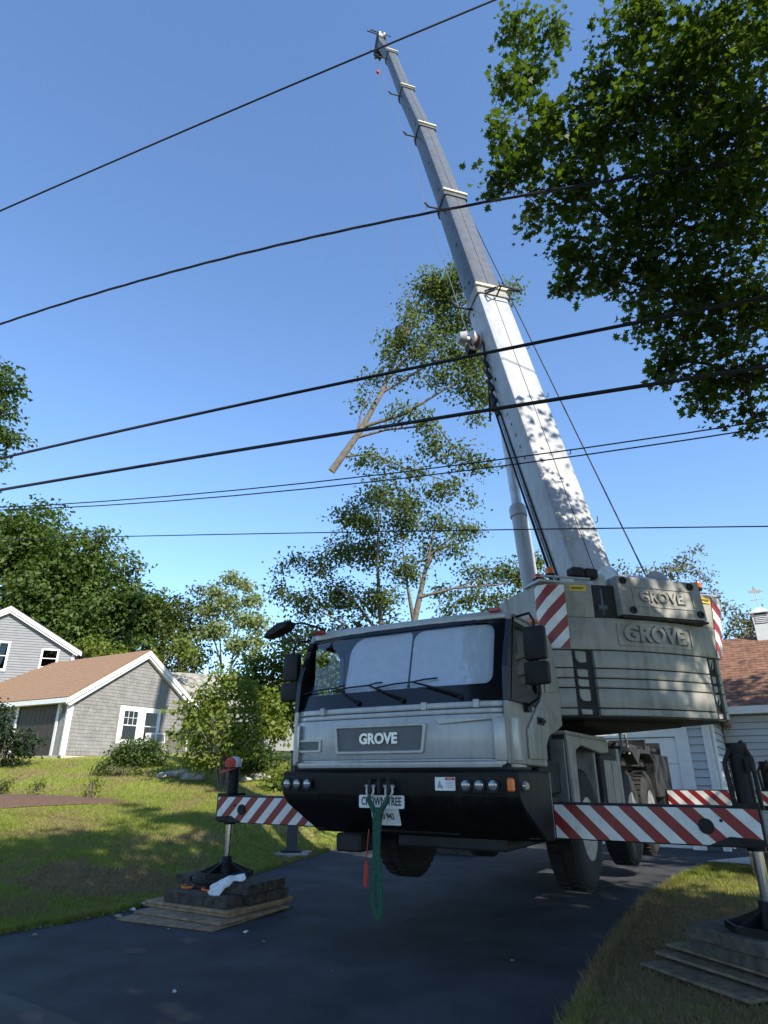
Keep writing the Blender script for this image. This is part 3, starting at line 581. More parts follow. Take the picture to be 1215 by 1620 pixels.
# outriggers
STR_R = stripe_mat('warning_stripes_falling', 1, .27); STR_L = stripe_mat('warning_stripes_rising', -1, .27, phase=.06)
def outrigger(s, k, jack_u, mat, tops):
    ze = 1.33; e = jack_u+s*.08; i0 = s*1.32
    b = T(); b.box(i0, e, k, k+.32, 1.0, ze); b.box(min(i0, s*.2), max(i0, s*.2), k-.02, k+.36, .97, 1.38); ob = mk('outrigger_beam', b, DARK, CR, bevel=.012)
    i1 = s*1.38; z0 = 1.012
    poly = [(i1, z0), (jack_u-s*.36, z0), (jack_u-s*.18, z0+.075), (e, z0+.06), (e, ze-.015), (i1, ze-.015)]
    b = T(); n_ = len(poly); b.raw([(p[0], k-.012, p[1]) for p in poly]+[(p[0], k-.002, p[1]) for p in poly], [tuple(range(n_))]+[(i, (i+1) % n_, n_+(i+1) % n_, n_+i) for i in range(n_)], uv=poly+poly)
    mk('warning_panel', b, mat, ob, smooth=0)
    b = T(); hu = jack_u-s*.36; b.lathe((hu, k-.03, 1.165), (0, 1, 0), [(.0, 0), (.062, .0), (.066, .012), (.066, .03)], 20); b.lathe((hu+s*.13, k-.022, 1.215), (0, 1, 0), [(.0, 0), (.014, 0), (.014, .02)], 10); mk('hole_cover', b, BLACK, ob)
    kc = k+.16
    b = T(); b.tube([(jack_u, kc, .97), (jack_u, kc, tops)], .082, 14); b.box(jack_u-.10, jack_u+.10, kc-.17, kc+.17, 1.02, 1.36); b.tube([(jack_u, kc, tops-.05), (jack_u, kc, tops+.02)], .09, 14)
    if s > 0:
        b.tube([(jack_u-.1, kc-.07, 1.33), (jack_u-.12, kc-.07, tops-.15), (jack_u-.05, kc-.05, tops-.02)], .022); b.tube([(jack_u+.11, kc-.04, 1.3), (jack_u+.11, kc-.05, tops-.12), (jack_u+.04, kc-.04, tops+.04)], .02); b.box(jack_u+.05, jack_u+.11, kc-.13, kc-.08, 1.62, 1.74)
    jk = mk('jack', b, BLACK, CR, smooth=40)
    b = T(); b.tube([(jack_u, kc, .5), (jack_u, kc, 1.0)], .046, 14); mk('jack_rod', b, CHROME, jk)
    fz = .36
    b = T(); o8 = disc((jack_u, kc), 0, .36, 8); b.prism(o8, fz, fz+.03, 'xy'); b.ring([(jack_u+.37*math.cos(q*.7854), kc+.37*math.sin(q*.7854)) for q in range(8)], [(jack_u+.345*math.cos(q*.7854), kc+.345*math.sin(q*.7854)) for q in range(8)], fz-.005, fz+.055, 'xy')
    b.lathe((jack_u, kc, fz+.03), (0, 0, 1), [(.12, 0), (.10, .10), (.075, .15), (.07, .2), (.0, .2)], 14)
    for q in range(8):
        a = q*.7854; c_, s_ = math.cos(a), math.sin(a); t = .011
        p = [(.08, .03), (.34, .03), (.34, .05), (.09, .155)]
        vs = [(jack_u+c_*r_-s_*d, kc+s_*r_+c_*d, fz+z) for d in (-t, t) for r_, z in p]
        b.raw(vs, [(0, 1, 2, 3), (7, 6, 5, 4), (0, 4, 5, 1), (1, 5, 6, 2), (2, 6, 7, 3), (3, 7, 4, 0)])
    mk('jack_foot', b, BLACK, jk, smooth=30)
outrigger(1, 1.0, 3.13, STR_R, 1.85); outrigger(-1, 1.0, -3.22, STR_L, 1.74); outrigger(1, 8.2, 3.1, STR_R, 1.8); outrigger(-1, 8.2, -3.1, STR_L, 1.8)

# superstructure
b = S(); b.lathe((0, 0, 1.72), (0, 0, 1), [(.85, 0), (.85, .18), (.78, .2), (.78, .45), (.0, .45)], 40); mk('slewing_ring', b, DARK, CR)
b = S(); b.box(-.75, .75, -1.6, 2.55, 2.17, 2.46); b.prism([(2.5, 2.2), (2.5, 3.5), (1.2, 4.1), (.3, 3.6), (-.9, 3.0), (-.9, 2.4)], -.62, -.50, 'yz'); b.prism([(2.5, 2.2), (2.5, 3.5), (1.2, 4.1), (.3, 3.6), (-.9, 3.0), (-.9, 2.4)], .50, .62, 'yz'); b.box(-1.2, 1.2, .2, 2.4, 2.46, 3.3)
mk('turntable_frame', b, DARK, CR, bevel=.015)
cwp = [(-1.38, 1.7), (-1.38, 2.76), (-1.31, 2.87), (-1.0, 2.95), (-.5, 3.03), (0, 3.06), (.5, 3.03), (1.0, 2.95), (1.26, 2.86), (1.37, 2.68), (1.37, 1.7)]
def cwn(n0, n1, d=.13):                                             # outline with recesses for the lifting lugs
    def w_(v): return float(np.interp(v, [p[0] for p in cwp[2:9]], [p[1] for p in cwp[2:9]]))
    out = cwp[:3]
    for v in [-1.06, -1.05, -.79, -.78, -.5, 0, .5, .985, .99, 1.19, 1.195]:
        if v in (-1.05, -.79, .99, 1.19): out.append((v, w_(v)-d))
        else: out.append((v, w_(v)))
    return out+cwp[8:]
for i, (z0, z1) in enumerate([(2.255, 2.335), (2.347, 2.572), (2.584, 2.690), (2.702, 2.812), (2.824, 3.035)]):
    b = S(); b.prism(cwn(0, 0), z0, z1, 'xy'); sl_ = mk('counterweight_slab', b, PUTTY, CR, bevel=.012, seg=2)
    for v0, v1, w0 in ((-1.045, -.795, 2.945), (.995, 1.185, 2.89)):
        b = S(); h = z1-z0; pz0 = z0+.005 if h > .15 else z0+.01
        pts = rrect(v0+.035, v1-.035, max(pz0, z1-.15), z1-.006, (.07 if h > .12 else .03, .07 if h > .12 else .03, .006, .006), 1, 5)
        b.prism(pts, w0-.14, w0-.015, 'xz'); mk('lifting_lug', b, PUTTY, sl_, bevel=.008)
b = S(); b.prism([(p[0]*.99, p[1]-.01) for p in cwp], 2.235, 2.252, 'xy'); b.prism([(p[0]*.985, p[1]-.04) for p in cwp], 2.26, 3.9, 'xy'); b.box(-.6, .6, 2.0, 2.6, 3.9, 3.96); mk('counterweight_core_and_shade_sheet', b, DARK, CR)  # lowest thin dark sheet is added, putting the underside's shade into the colour
b = S(); b.prism(cwp[:8]+[(1.24, 2.89), (1.385, 2.80), (1.40, 2.6), (1.40, 1.7)], 3.047, 3.455, 'xy', shift=lambda p: (p[0]+max(0, p[0]-1.04)*.20/.36*.46, p[1])); b.prism([(-1.38, 1.7), (-1.38, 2.76), (-1.31, 2.87), (-1.0, 2.95), (-.70, 2.999), (-.70, 1.7)], 3.455, 3.90, 'xy')
tp = lambda p: (p[0]+max(0, p[0]-1.04)*.20/.36, p[1]); tq = lambda p, z: (p[0]+max(0, p[0]-1.04)*.20/.36*(z-3.047)/.883, p[1])
b.prism([tq(p, 3.455) for p in ((1.04, 1.7), (1.04, 2.94), (1.24, 2.89), (1.385, 2.80), (1.40, 2.6), (1.40, 1.7))], 3.456, 3.93, 'xy', shift=lambda p: (p[0]+max(0, p[0]-1.04)*.085, p[1])); b.box(-.70, 1.04, 2.45, 2.55, 3.455, 3.9)
ub = mk('counterweight_block', b, PUTTY, CR, bevel=.014, seg=2)
b = S(); b.box(-.66, -.42, 2.6, 2.93, 3.46, 3.82); b.tube([(-.62, 2.95, 3.6), (-.48, 2.95, 3.6)], .05); b.tube([(-.55, 2.97, 3.5), (-.55, 2.97, 3.85)], .02); mk('winch_motor', b, M('machinery_blue_grey', (.10, .12, .15), .5, .3), CR, bevel=.02)
# big raised lettering in its frame
b = S(); b.ring(rrect(-.43, .76, 3.11, 3.40, .02, 4, 2), rrect(-.405, .735, 3.135, 3.375, .02, 4, 2), 0, .012, map3=lambda p, a: (p[0], float(np.interp(p[0], [-1, -.5, 0, .5, 1], [2.95, 3.03, 3.06, 3.03, 2.95]))+a+.003, p[1])); mk('lettering_frame', b, PUTTY, ub, smooth=0)
def curved_text(body, size, o, wfun, depth, bold, sx):
    b0 = B(); b0.text(body, size, (0, 0, 0), (1, 0, 0), (0, 1, 0), depth, bold=bold, sx=sx)
    b = S(); b.raw([(o[0]+p[0], wfun(o[0]+p[0])+p[2]+depth/2, o[1]+p[1]) for p in b0.v], b0.f); return b
wf2 = lambda v: float(np.interp(v, [-1, -.5, 0, .5, 1], [2.95, 3.03, 3.06, 3.03, 2.95]))
mk('lettering', curved_text('GROVE.', .27, (.165, 3.255), wf2, .035, .012, 1.08), PUTTY, ub, smooth=0)
# winch cover plate
wp_ = lambda z: 3.13-(z-3.48)*.10
b = S(); b.prism([(wp_(3.50), 3.49), (wp_(4.03), 4.03), (wp_(4.03)-.13, 4.03), (2.86, 3.49)], -.36, .96, 'yz'); b.box(-.36, .96, 2.84, 2.95, 3.9, 4.03); wc = mk('winch_cover', b, PUTTY, CR, bevel=.025, seg=2)
b = S(); b.ring(rrect(-.16, .80, 3.62, 3.90, .02, 3, 2), rrect(-.14, .78, 3.64, 3.88, .02, 3, 2), 0, .010, map3=lambda p, a: (p[0], wp_(p[1])+a, p[1])); mk('lettering_frame', b, PUTTY, wc, smooth=0)
mk('lettering', (lambda b0: (lambda b: b.raw([(.30+p[0], wp_(3.755+p[1])+p[2]+.010, 3.755+p[1]) for p in b0.v], b0.f))(S()))(B().text('GROVE.', .20, (0, 0, 0), (1, 0, 0), (0, 1, 0), .03, bold=.006, sx=1.05)), PUTTY, wc, smooth=0)
for v, z in ((-.27, 3.96), (.80, 3.96), (-.20, 3.56), (.86, 3.57)):
    b = S(); b.ring(disc((v, z), 0, .050), disc((v, z), 0, .030), 0, .022, map3=lambda p, a: (p[0], wp_(p[1])+a-.004, p[1])); b.lathe((v, wp_(z)+.0, z), (0, 1, -.1), [(.031, 0), (.031, .006), (.0, .006)], 14); mk('bolt', b, BLACK, wc)
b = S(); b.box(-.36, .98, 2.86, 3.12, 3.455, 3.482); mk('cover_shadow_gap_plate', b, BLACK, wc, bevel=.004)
# warning panels, labels, lamps on the counterweight
CWS = stripe_mat('counterweight_stripes', -1, .30, phase=.03); CWS2 = stripe_mat('counterweight_stripes_mirrored', 1, .30, phase=.1)
def strip(name, pts, z0, z1, mat, parent, off=.004, mi=0):
    b = S(); us = [0]
    for p, q in zip(pts, pts[1:]): us.append(us[-1]+math.dist(p, q))
    vs = [(p[0], p[1], z) for z in (z0, z1) for p in pts]; n_ = len(pts)
    nrm = []
    for i, p in enumerate(pts):
        a = Vector(pts[max(i-1, 0)]); c = Vector(pts[min(i+1, n_-1)]); d = (c-a).normalized(); nrm.append((-d.y, d.x))
    vs = [(p[0]+m[0]*off*k, p[1]+m[1]*off*k, z) for k in (1, .2) for z in (z0, z1) for p, m in zip(pts, nrm)]
    uv = [(u, z) for k in (0, 1) for z in (z0, z1) for u in us]
    fs = [(i, i+1, n_+i+1, n_+i) for i in range(n_-1)]+[(i+2*n_, n_+i+2*n_, n_+i+1+2*n_, i+1+2*n_) for i in range(n_-1)]+[(0, n_, 3*n_, 2*n_), (n_-1, 3*n_-1, 4*n_-1, 2*n_-1)]+[(n_+i, n_+i+1, 3*n_+i+1, 3*n_+i) for i in range(n_-1)]+[(i, 2*n_+i, 2*n_+i+1, i+1) for i in range(n_-1)]
    b.raw(vs, fs, uv=uv); return mk(name, b, mat, parent, smooth=50)
strip('warning_panel', [(-1.385, 2.735), (-1.385, 2.76), (-1.313, 2.875), (-1.07, 2.935)], 3.06, 3.875, CWS, ub)
b = S(); sg_ = [(1.215, 2.905), (1.388, 2.806), (1.408, 2.605), (1.408, 2.3)]; us_ = [0, .20, .40, .70]
vs_ = [((tq(p, z))[0], p[1], z) for z in (3.06, 3.91) for p in sg_]
b.raw(vs_, [(i, i+1, 5+i, 4+i) for i in range(3)], uv=[(u, z) for z in (3.06, 3.91) for u in us_]); mk('warning_panel', b, CWS2, ub, smooth=0)
for v0, v1, w0, w1, z in ((-1.0, -.78, 2.952, 2.986, 3.80), (1.08, 1.27, 2.945, 2.905, 3.80)):
    b = S(); b.raw([(v0, w0+.004, z), (v1, w1+.004, z), (v1, w1+.004, z+.075), (v0, w0+.004, z+.075), (v0, w0, z), (v1, w1, z), (v1, w1, z+.075), (v0, w0, z+.075)], [(0, 1, 2, 3), (0, 4, 5, 1), (1, 5, 6, 2), (2, 6, 7, 3), (3, 7, 4, 0)])
    for i, q in enumerate((.52, .30)): b.raw([(v0+(v1-v0)*t, w0+(w1-w0)*t+.0065, z+.075*zz) for t, zz in ((.08, q), (.9-.12*i, q), (.9-.12*i, q+.14), (.08, q+.14))], [(0, 1, 2, 3)], 1)
    mk('yellow_label', b, [YELLOW, INK], ub, smooth=0)
b = S(); b.box(-1.42, -.66, 2.5, 2.92, 3.90, 3.935); b.box(.98, 1.58, 2.45, 2.82, 3.935, 3.97); b.tube([(-1.4, 2.93, 3.97), (-.7, 2.99, 3.97)], .016); mk('deck_plate', b, BOOMW, CR, bevel=.006)
def beacon(v, w_, z):
    b = S(); b.lathe((v, w_, z), (0, 0, 1), [(.05, 0), (.05, .02), (.022, .035), (.022, .075), (.062, .095), (.066, .13), (.0, .13)], 16); k = mk('beacon', b, BLACK, CR)
    b = S(); b.lathe((v, w_, z+.13), (0, 0, 1), [(.058, 0), (.06, .05), (.05, .085), (.0, .09)], 16); mk('beacon_dome', b, AMBER, k, smooth=60)
beacon(-1.14, 2.75, 3.935); beacon(1.34, 2.66, 3.97)
for v, w_ in ((-1.34, 2.78), (1.50, 2.55)):
    b = S(); z = 3.935 if v < 0 else 3.97; b.box(v-.06, v+.06, w_-.05, w_+.05, z, z+.045); k = mk('tail_lamp', b, BLACK, CR, bevel=.006)
    b = S(); b.box(v-.055, v+.055, w_-.045, w_+.045, z+.045, z+.10); mk('lamp_dome', b, REDLENS, k, bevel=.02, seg=2)
fl = None
for v in (-.86, -.66):
    b = S(); b.prism(rrect(v-.095, v+.095, 3.99, 4.12, .03, 1, 3), 2.85, 3.0, 'xz'); k = mk('floodlight', b, BLACK, CR, bevel=.012)
    b = S(); b.tube([(v, 2.9, 3.93), (v, 2.9, 4.0)], .015); mk('lamp_bracket', b, STEEL, k)
b = S(); b.box(-.58, -.44, 2.78, 2.98, 3.88, 4.06); mk('mounting_bracket', b, BOOMW, CR, bevel=.02)
b = S(); b.lathe((.3-.45, 2.55, 4.02), (1, 0, 0), [(.30, 0), (.30, .03), (.2, .03), (.2, .82), (.30, .82), (.30, .85)], 24); mk('winch_drum', b, STEEL, CR)
# operator's cab, beside the boom foot
b = S(); b.prism([(-.9, 2.35), (-.9, 3.0), (-.55, 3.55), (.75, 3.55), (.85, 2.35)], -1.36, -.68, 'yz'); oc = mk('operator_cab', b, BOOMW, CR, bevel=.04, seg=2)
b = S(); b.prism([(-.7, 2.8), (-.42, 3.4), (.55, 3.4), (.6, 2.8)], -1.372, -1.362, 'yz'); mk('side_window', b, TINT, oc, smooth=0)
b = S(); b.raw([(-1.3, -.83, 2.5), (-.74, -.83, 2.5)]+[(-.74, -.91, 2.98), (-1.3, -.91, 2.98)], [(0, 1, 2, 3)]); mk('front_window', b, TINT, oc, smooth=0)

# boom
SEAM = [Vector(p) for p in ((3.37, 8.21, 1.95), (3.13, 9.0, 4.37), (2.43, 11.31, 11.75), (1.97, 12.81, 16.5), (1.45, 14.55, 21.7), (.94, 16.22, 26.2), (.40, 17.99, 31.3), (-.11, 19.68, 35.2))]
SEAM[0] = SEAM[1]+(SEAM[1]-SEAM[2]).normalized()*1.2
LAT = Vector((.956, .292, 0)).normalized()
def bprof(a, h, inset=0.):
    a -= inset; h2 = h/2-inset; c = .07
    return [(-a, h2-c), (-a+c*.3, h2-c*.3), (-a+c, h2), (a-c, h2), (a-c*.3, h2-c*.3), (a, h2-c), (a, -h2*.25), (a*.93, -h2*.6), (a*.72, -h2*.86), (a*.38, -h2), (-a*.38, -h2), (-a*.72, -h2*.86), (-a*.93, -h2*.6), (-a, -h2*.25)]
SEC = [(.37, .76), (.325, .69), (.285, .63), (.25, .56), (.215, .50), (.185, .44)]
def bloc(p, q):                                                     # axes at a boom span: along, up out of the back face
    t = (q-p).normalized(); return t, LAT.cross(t)*(-1 if LAT.cross(t).y > 0 else 1)
boomsecs = []
ends = [(0, 2), (2, 3), (3, 4), (4, 5), (5, 6), (6, 7)]
def ring_at(p, t, m, prof, dh): return [tuple(p+LAT*x+m*(y-dh)) for x, y in prof]
for i, (i0, i1) in enumerate(ends):
    a, h = SEC[i]; p, q = SEAM[i0], SEAM[i1]; t, m = bloc(p, q); dh = SEC[0][1]/2
    pr_ = bprof(a, h); off = SEC[0][1]/2-.0-.022*i-h/2                # back faces step in slightly
    dh = h/2+.03*i
    b = B(); n_ = len(pr_); r0 = ring_at(p-t*(.25 if i else 0), t, m, pr_, dh); r1 = ring_at(q, t, m, pr_, dh)
    b.raw(r0+r1, [(k, (k+1) % n_, n_+(k+1) % n_, n_+k) for k in range(n_)]+[tuple(range(n_-1, -1, -1)), tuple(range(n_, 2*n_))])
    mat = BOOMW if i == 0 else BOOMG
    sec = mk('boom_section', b, mat, CR, smooth=28); boomsecs.append(sec)
    # seam line up the middle of the back face
    b = B(); b.tube([p+m*(-dh+h/2+.002)+LAT*.0, q+m*(-dh+h/2+.002)], .0055, 5); mk('seam', b, DARK, sec)
    if i < 5:
        ln = .20 if i else .26
        po = bprof(a+.035, h+.07); b = B(); ra = ring_at(q-t*ln, t, m, po, dh); rb = ring_at(q, t, m, po, dh); b.raw(ra+rb, [(k, (k+1) % n_, n_+(k+1) % n_, n_+k) for k in range(n_)]+[tuple(range(n_-1, -1, -1)), tuple(range(n_, 2*n_))])
        mk('collar', b, BOOMG if i else PUTTY, sec, smooth=28)
        b = B(); zt = -dh+h/2+.035
        vs = [tuple(q+LAT*x+m*(zt+y)+t*z) for z in (-.015, .085) for y in (-.02, .045) for x in (-a-.04, a+.04)]
        b.raw(vs, [(0, 2, 3, 1), (4, 5, 7, 6), (0, 1, 5, 4), (2, 6, 7, 3), (0, 4, 6, 2), (1, 3, 7, 5)]); mk('wear_pad', b, BEIGE, sec, bevel=.008)
        b = B(); b.tube([q-t*.35-LAT*(a-.02)+m*(-dh), q-t*.35-LAT*(a+.42)+m*(-dh-.02)], .025); b.tube([q-t*.35-LAT*(a+.40)+m*(-dh), q-t*.2-LAT*(a+.46)+m*(-dh)], .03); mk('cable_guide', b, DARK, sec)
    nh = 9 if i == 0 else 3
    b = B()
    for j in range(nh):                                             # inspection holes on the left side plate
        f_ = (.42+.035*j if j < 5 else .42+.13*(j-3)) if i == 0 else .12+.36*j
        c_ = p.lerp(q, f_)-LAT*(a+.001)+m*(-dh+.12-(.02*j if i == 0 else 0)); rr = (.022 if j < 5 else .035) if i == 0 else .05
        vs = [tuple(c_+t*(rr*1.4*math.cos(k*math.pi/4))+m*(rr*math.sin(k*math.pi/4))-LAT*.002) for k in range(8)]; b.raw(vs, [tuple(range(8))])
    mk('side_hole', b, BLACK, sec, smooth=0)
base = boomsecs[0]; p, q = SEAM[0], SEAM[2]; t0, m0 = bloc(p, q); Lb = (q-p).length
# rope guide at the top of the base section, its reel, hoses and cable clips
b = B(); c_ = q-t0*.30+m0*.04
b.tube([c_-LAT*.22, c_+LAT*.02+m0*.25, c_+LAT*.52+m0*.25], .022); b.tube([c_-LAT*.22+t0*.1, c_-LAT*.05+m0*.2], .018); b.tube([c_-LAT*.22, c_-LAT*.13-t0*.16+m0*.2, c_-LAT*.0+m0*.24], .018)
b.tube([c_+LAT*.46+m0*.25, c_+LAT*.58+m0*.25+t0*.08, c_+LAT*.50+m0*.25-t0*.16, c_+LAT*.46+m0*.25], .016); b.tube([c_+LAT*.36+t0*.36, c_+LAT*.50+m0*.22], .022); b.tube([c_+LAT*.05+m0*.0, c_+LAT*.05+m0*.25], .02)
mk('rope_guide', b, DARK, base)
b = B(); c_ = p+t0*(Lb-1.38)-LAT*.37-m0*.52
b.lathe(c_, tuple(-LAT), [(.0, 0), (.21, 0), (.21, .03), (.09, .04), (.09, .15), (.21, .16), (.21, .19), (.07, .20), (.07, .30), (.17, .34), (.12, .48), (.0, .5)], 22); reel = mk('cable_reel', b, BOOMW, base, smooth=40)
b = B(); b.lathe(c_-LAT*.05, tuple(-LAT), [(.0, 0), (.14, 0), (.14, .1), (.0, .1)], 18); mk('reel_drum', b, M('reel_red', (.30, .14, .10), .6), reel)
b = B(); vs = [tuple(c_-LAT*(x)+t0*y-m0*z) for x in (.1, .28) for y, z in ((-.1, .0), (-.34, .0), (-.36, .16), (-.1, .2))]; b.raw(vs, [(0, 1, 2, 3), (7, 6, 5, 4), (0, 4, 5, 1), (1, 5, 6, 2), (2, 6, 7, 3), (3, 7, 4, 0)]); mk('reel_housing', b, BLACK, reel, bevel=.02)
b = B(); rr = random.Random(5)
for j in range(5):
    z0 = Lb-2.0-j*.34; c_ = p+t0*z0-LAT*.39-m0*(.42+.03*j)
    b.tube([c_, c_-LAT*(.05+.05*rr.random())-t0*.12, c_-t0*.3-m0*.04, c_-t0*.42-LAT*.06], [.03, .045, .05, .03], 7)
b.tube([p+t0*(Lb-1.6)-LAT*.4-m0*.35, p+t0*(Lb-2.6)-LAT*.41-m0*.5, p+t0*(Lb-3.6)-LAT*.43-m0*.85], .02); mk('hose_bundle', b, DARK, base)
for j, dm in enumerate((.74, .68, .60)):
    b = B(); b.tube([p+t0*(Lb-3.5-j*.1)-LAT*.375-m0*(dm-.06), p+t0*(Lb-5.2)-LAT*.385-m0*(dm-.12), p+t0*1.1-LAT*.385-m0*(dm-.22)], .014 if j else .02, 6); mk('hose', b, BLACK if j != 1 else STEEL, base)
for j in range(5):
    b = B(); c_ = p+t0*(2.2+j*1.55)+LAT*.36; b.tube([c_, c_+LAT*.05+t0*.03, c_+LAT*.08+t0*.14], .009, 5); mk('cable_clip', b, DARK, base)
# boom head
tip = SEAM[7]; t6, m6 = bloc(SEAM[6], SEAM[7])
b = B()
for x in (-.19, .16):
    vs = [tuple(tip+LAT*(x+dx)+t6*y+m6*z) for dx in (0, .035) for y, z in ((-.4, -.05), (.22, .0), (.34, -.25), (-.1, -.95), (-.85, -.85), (-.7, -.5))]; n_ = 6
    b.raw(vs, [tuple(range(6)), tuple(range(11, 5, -1))]+[(i, (i+1) % 6, 6+(i+1) % 6, 6+i) for i in range(6)])
hd = mk('boom_head', b, DARK, CR)
for y, z in ((.12, -.18), (-.55, -.78)):
    b = B(); b.lathe(tip+t6*y+m6*z-LAT*.16, tuple(LAT), [(.0, 0), (.24, 0), (.26, .02), (.2, .05), (.2, .2), (.26, .24), (.24, .28), (.0, .28)], 20); mk('sheave', b, STEEL if y > 0 else DARK, hd)
b = B(); b.tube([tip+t6*.15-LAT*.2, tip+t6*.2-LAT*.55], .03); b.tube([tip-t6*.2-LAT*.2-m6*.05, tip-t6*.12-LAT*.75-m6*.05], .03); b.tube([tip+t6*.15+LAT*.2, tip+t6*.08+LAT*.5], .02); b.tube([tip-t6*.8-LAT*.2-m6*.7, tip-t6*.75-LAT*.5-m6*.7], .025); mk('sensor_rod', b, DARK, hd)
b = B(); b.lathe(tip+t6*.28-m6*.05-LAT*.1, tuple(LAT), [(.0, 0), (.1, 0), (.1, .12), (.0, .12)], 12); b.lathe(tip+t6*.28-m6*.05+LAT*.14, tuple(LAT), [(.0, 0), (.12, 0), (.12, .05), (.0, .05)], 12); mk('head_lamp', b, WHITE, hd)
# luffing cylinder
c0 = Vector((2.66, 10.52, 2.3)); c1 = Vector((2.42, 11.26, 8.75)); cd = (c1-c0).normalized()
cm = c0+cd*3.95
b = B(); b.tube([c0, cm], .135, 20); b.tube([cm-cd*.18, cm], .16, 20); b.tube([cm-cd*.05, cm+cd*.05], .14, 20); b.tube([c0+cd*.5+LAT*.17, cm-cd*.1+LAT*.17], .02); cyl = mk('lift_cylinder', b, BOOMW, CR)
b = B(); b.tube([cm-cd*.3, c1], .095, 18); mk('cylinder_rod', b, M('pale_rod', (.55, .56, .57), .3, .3), cyl)
b = B(); b.box(-.30, .02, .26, .62, 2.9, 4.15); b.fr = UPPER; b = S(); b.prism(rrect(-.17, .12, 2.6, 4.25, .05, 1, 3), .30, .48, 'xz'); mk('cylinder_bracket', b, BOOMW, CR, bevel=.02)
b = B(); ey = c1; vs = [tuple(ey+LAT*x+m0*y+t0*z) for x in (-.18, .18) for y, z in ((.4, .45), (-.16, .22), (-.2, -.12), (-.02, -.3), (.4, -.6))]; b.raw(vs, [tuple(range(5)), tuple(range(9, 4, -1))]+[(i, (i+1) % 5, 5+(i+1) % 5, 5+i) for i in range(5)]); mk('cylinder_lug', b, DARK, base, bevel=.015)
# ropes
HK = Vector((.60, 20.0, 17.75)); HT = tip-t6*.62-m6*1.0
b = B(); w0 = UPPER @ Vector((.65, 2.47, 4.25)); e_ = tip+t6*.25+m6*.05
b.tube([w0, w0.lerp(e_, .5)+Vector((0, 0, -.05)), e_], .012, 6); mk('hoist_rope', b, WIRE, CR)
b = B(); b.tube([HT+(HK-HT)*f+Vector((.10*math.sin(f*3.1), 0, 0)) for f in np.linspace(0, 1, 9)], .010, 5); mk('load_rope', b, ROPE, CR)
b = B(); k1 = [SEAM[0]+t0*(Lb-.6)-LAT*.62-m0*.5]+[SEAM[i]-LAT*(SEC[i-2][0]+.42)-m0*.45-t0*.3 for i in (3, 4, 5, 6)]
b.tube([c_ for c_ in k1], .008, 5); b.tube([k1[0], p+t0*(Lb-1.4)-LAT*.55-m0*.55], .008, 5); mk('sensor_cable', b, ROPE, CR)
b = B(); o = HT+Vector((.0, 0, -1.0)); b.lathe(o, (0, 0, 1), [(.0, 0), (.06, .02), (.085, .09), (.06, .16), (.0, .18)], 12); mk('limit_switch_weight', b, INKRED, CR, smooth=60)
# ------------------------------------------------------------------ buildings
SHING = M('grey_cedar_shingle', (.205, .20, .195), .85, var=.16, scale=3.2, bump=.25, bscale=70)
CLAP = M('grey_clapboard', (.20, .21, .225), .75, var=.06, scale=3)
CLAP2 = M('light_blue_grey_siding', (.40, .42, .45), .55, var=.04, scale=2)
ROOFT = M('tan_asphalt_shingle', (.24, .145, .088), .92, var=.22, scale=16, bump=.35, bscale=60)
ROOFB = M('brown_asphalt_shingle', (.175, .088, .055), .92, var=.35, scale=5, bump=.35, bscale=60)
ROOFG = M('grey_asphalt_shingle', (.14, .13, .125), .92, var=.3, scale=9, bump=.35, bscale=60)
DOOR = M('dark_brown_garage_door', (.035, .028, .024), .6, var=.2)
PANE = glass_mat('window_glass', (.10, .11, .12), 1.5)
CONC = M('pale_foundation', (.44, .40, .33), .9, var=.15, scale=5, bump=.3)
def window(parent, fr, x, z, w_, h, grid=(3, 2), th=.06, frame_w=.07, name='window', sash=True, shared=False):
    b = B(fr); b.ring(rrect(x-frame_w, x+w_+frame_w, z-frame_w, z+h+frame_w, .004, 1, 1), rrect(x, x+w_, z, z+h, .004, 1, 1), -th, .02)
    f = mk(name, b, WHITE, parent, smooth=0)
    b = B(fr); b.box(x, x+w_, -.018, -.012, z, z+h); mk('pane', b, PANE, f, smooth=0)
    b = B(fr); b.box(x-frame_w-.02, x+w_+frame_w+.02, -th-.03, .0, z-frame_w-.03, z-frame_w+.004); mk('sill', b, WHITE, f, smooth=0)
    if sash:
        b = B(fr); b.box(x, x+w_, -.045, -.02, z+h*.5-.02, z+h*.5+.02); b.box(x, x+.03, -.035, -.02, z, z+h); b.box(x+w_-.03, x+w_, -.035, -.02, z, z+h); b.box(x, x+w_, -.035, -.02, z+h-.03, z+h); b.box(x, x+w_, -.035, -.02, z, z+.03)
        for i in range(1, grid[0]): b.box(x+w_*i/grid[0]-.009, x+w_*i/grid[0]+.009, -.033, -.02, z+h*.5, z+h)
        for i in range(1, grid[1]): b.box(x, x+w_, -.034, -.02, z+h*(.5+.5*i/grid[1])-.009, z+h*(.5+.5*i/grid[1])+.009)
        mk('sash', b, WHITE, f, smooth=0)
    return f
def slab(b, p0, p1, p2, p3, th):
    """sloping roof plate"""
    P_ = [Vector(p) for p in (p0, p1, p2, p3)]; n_ = (P_[1]-P_[0]).cross(P_[3]-P_[0]).normalized(); n_ = n_ if n_.z > 0 else -n_
    vs = [tuple(p) for p in P_]+[tuple(p-n_*th) for p in P_]
    return b.raw(vs, [(0, 1, 2, 3), (7, 6, 5, 4), (0, 4, 5, 1), (1, 5, 6, 2), (2, 6, 7, 3), (3, 7, 4, 0)])
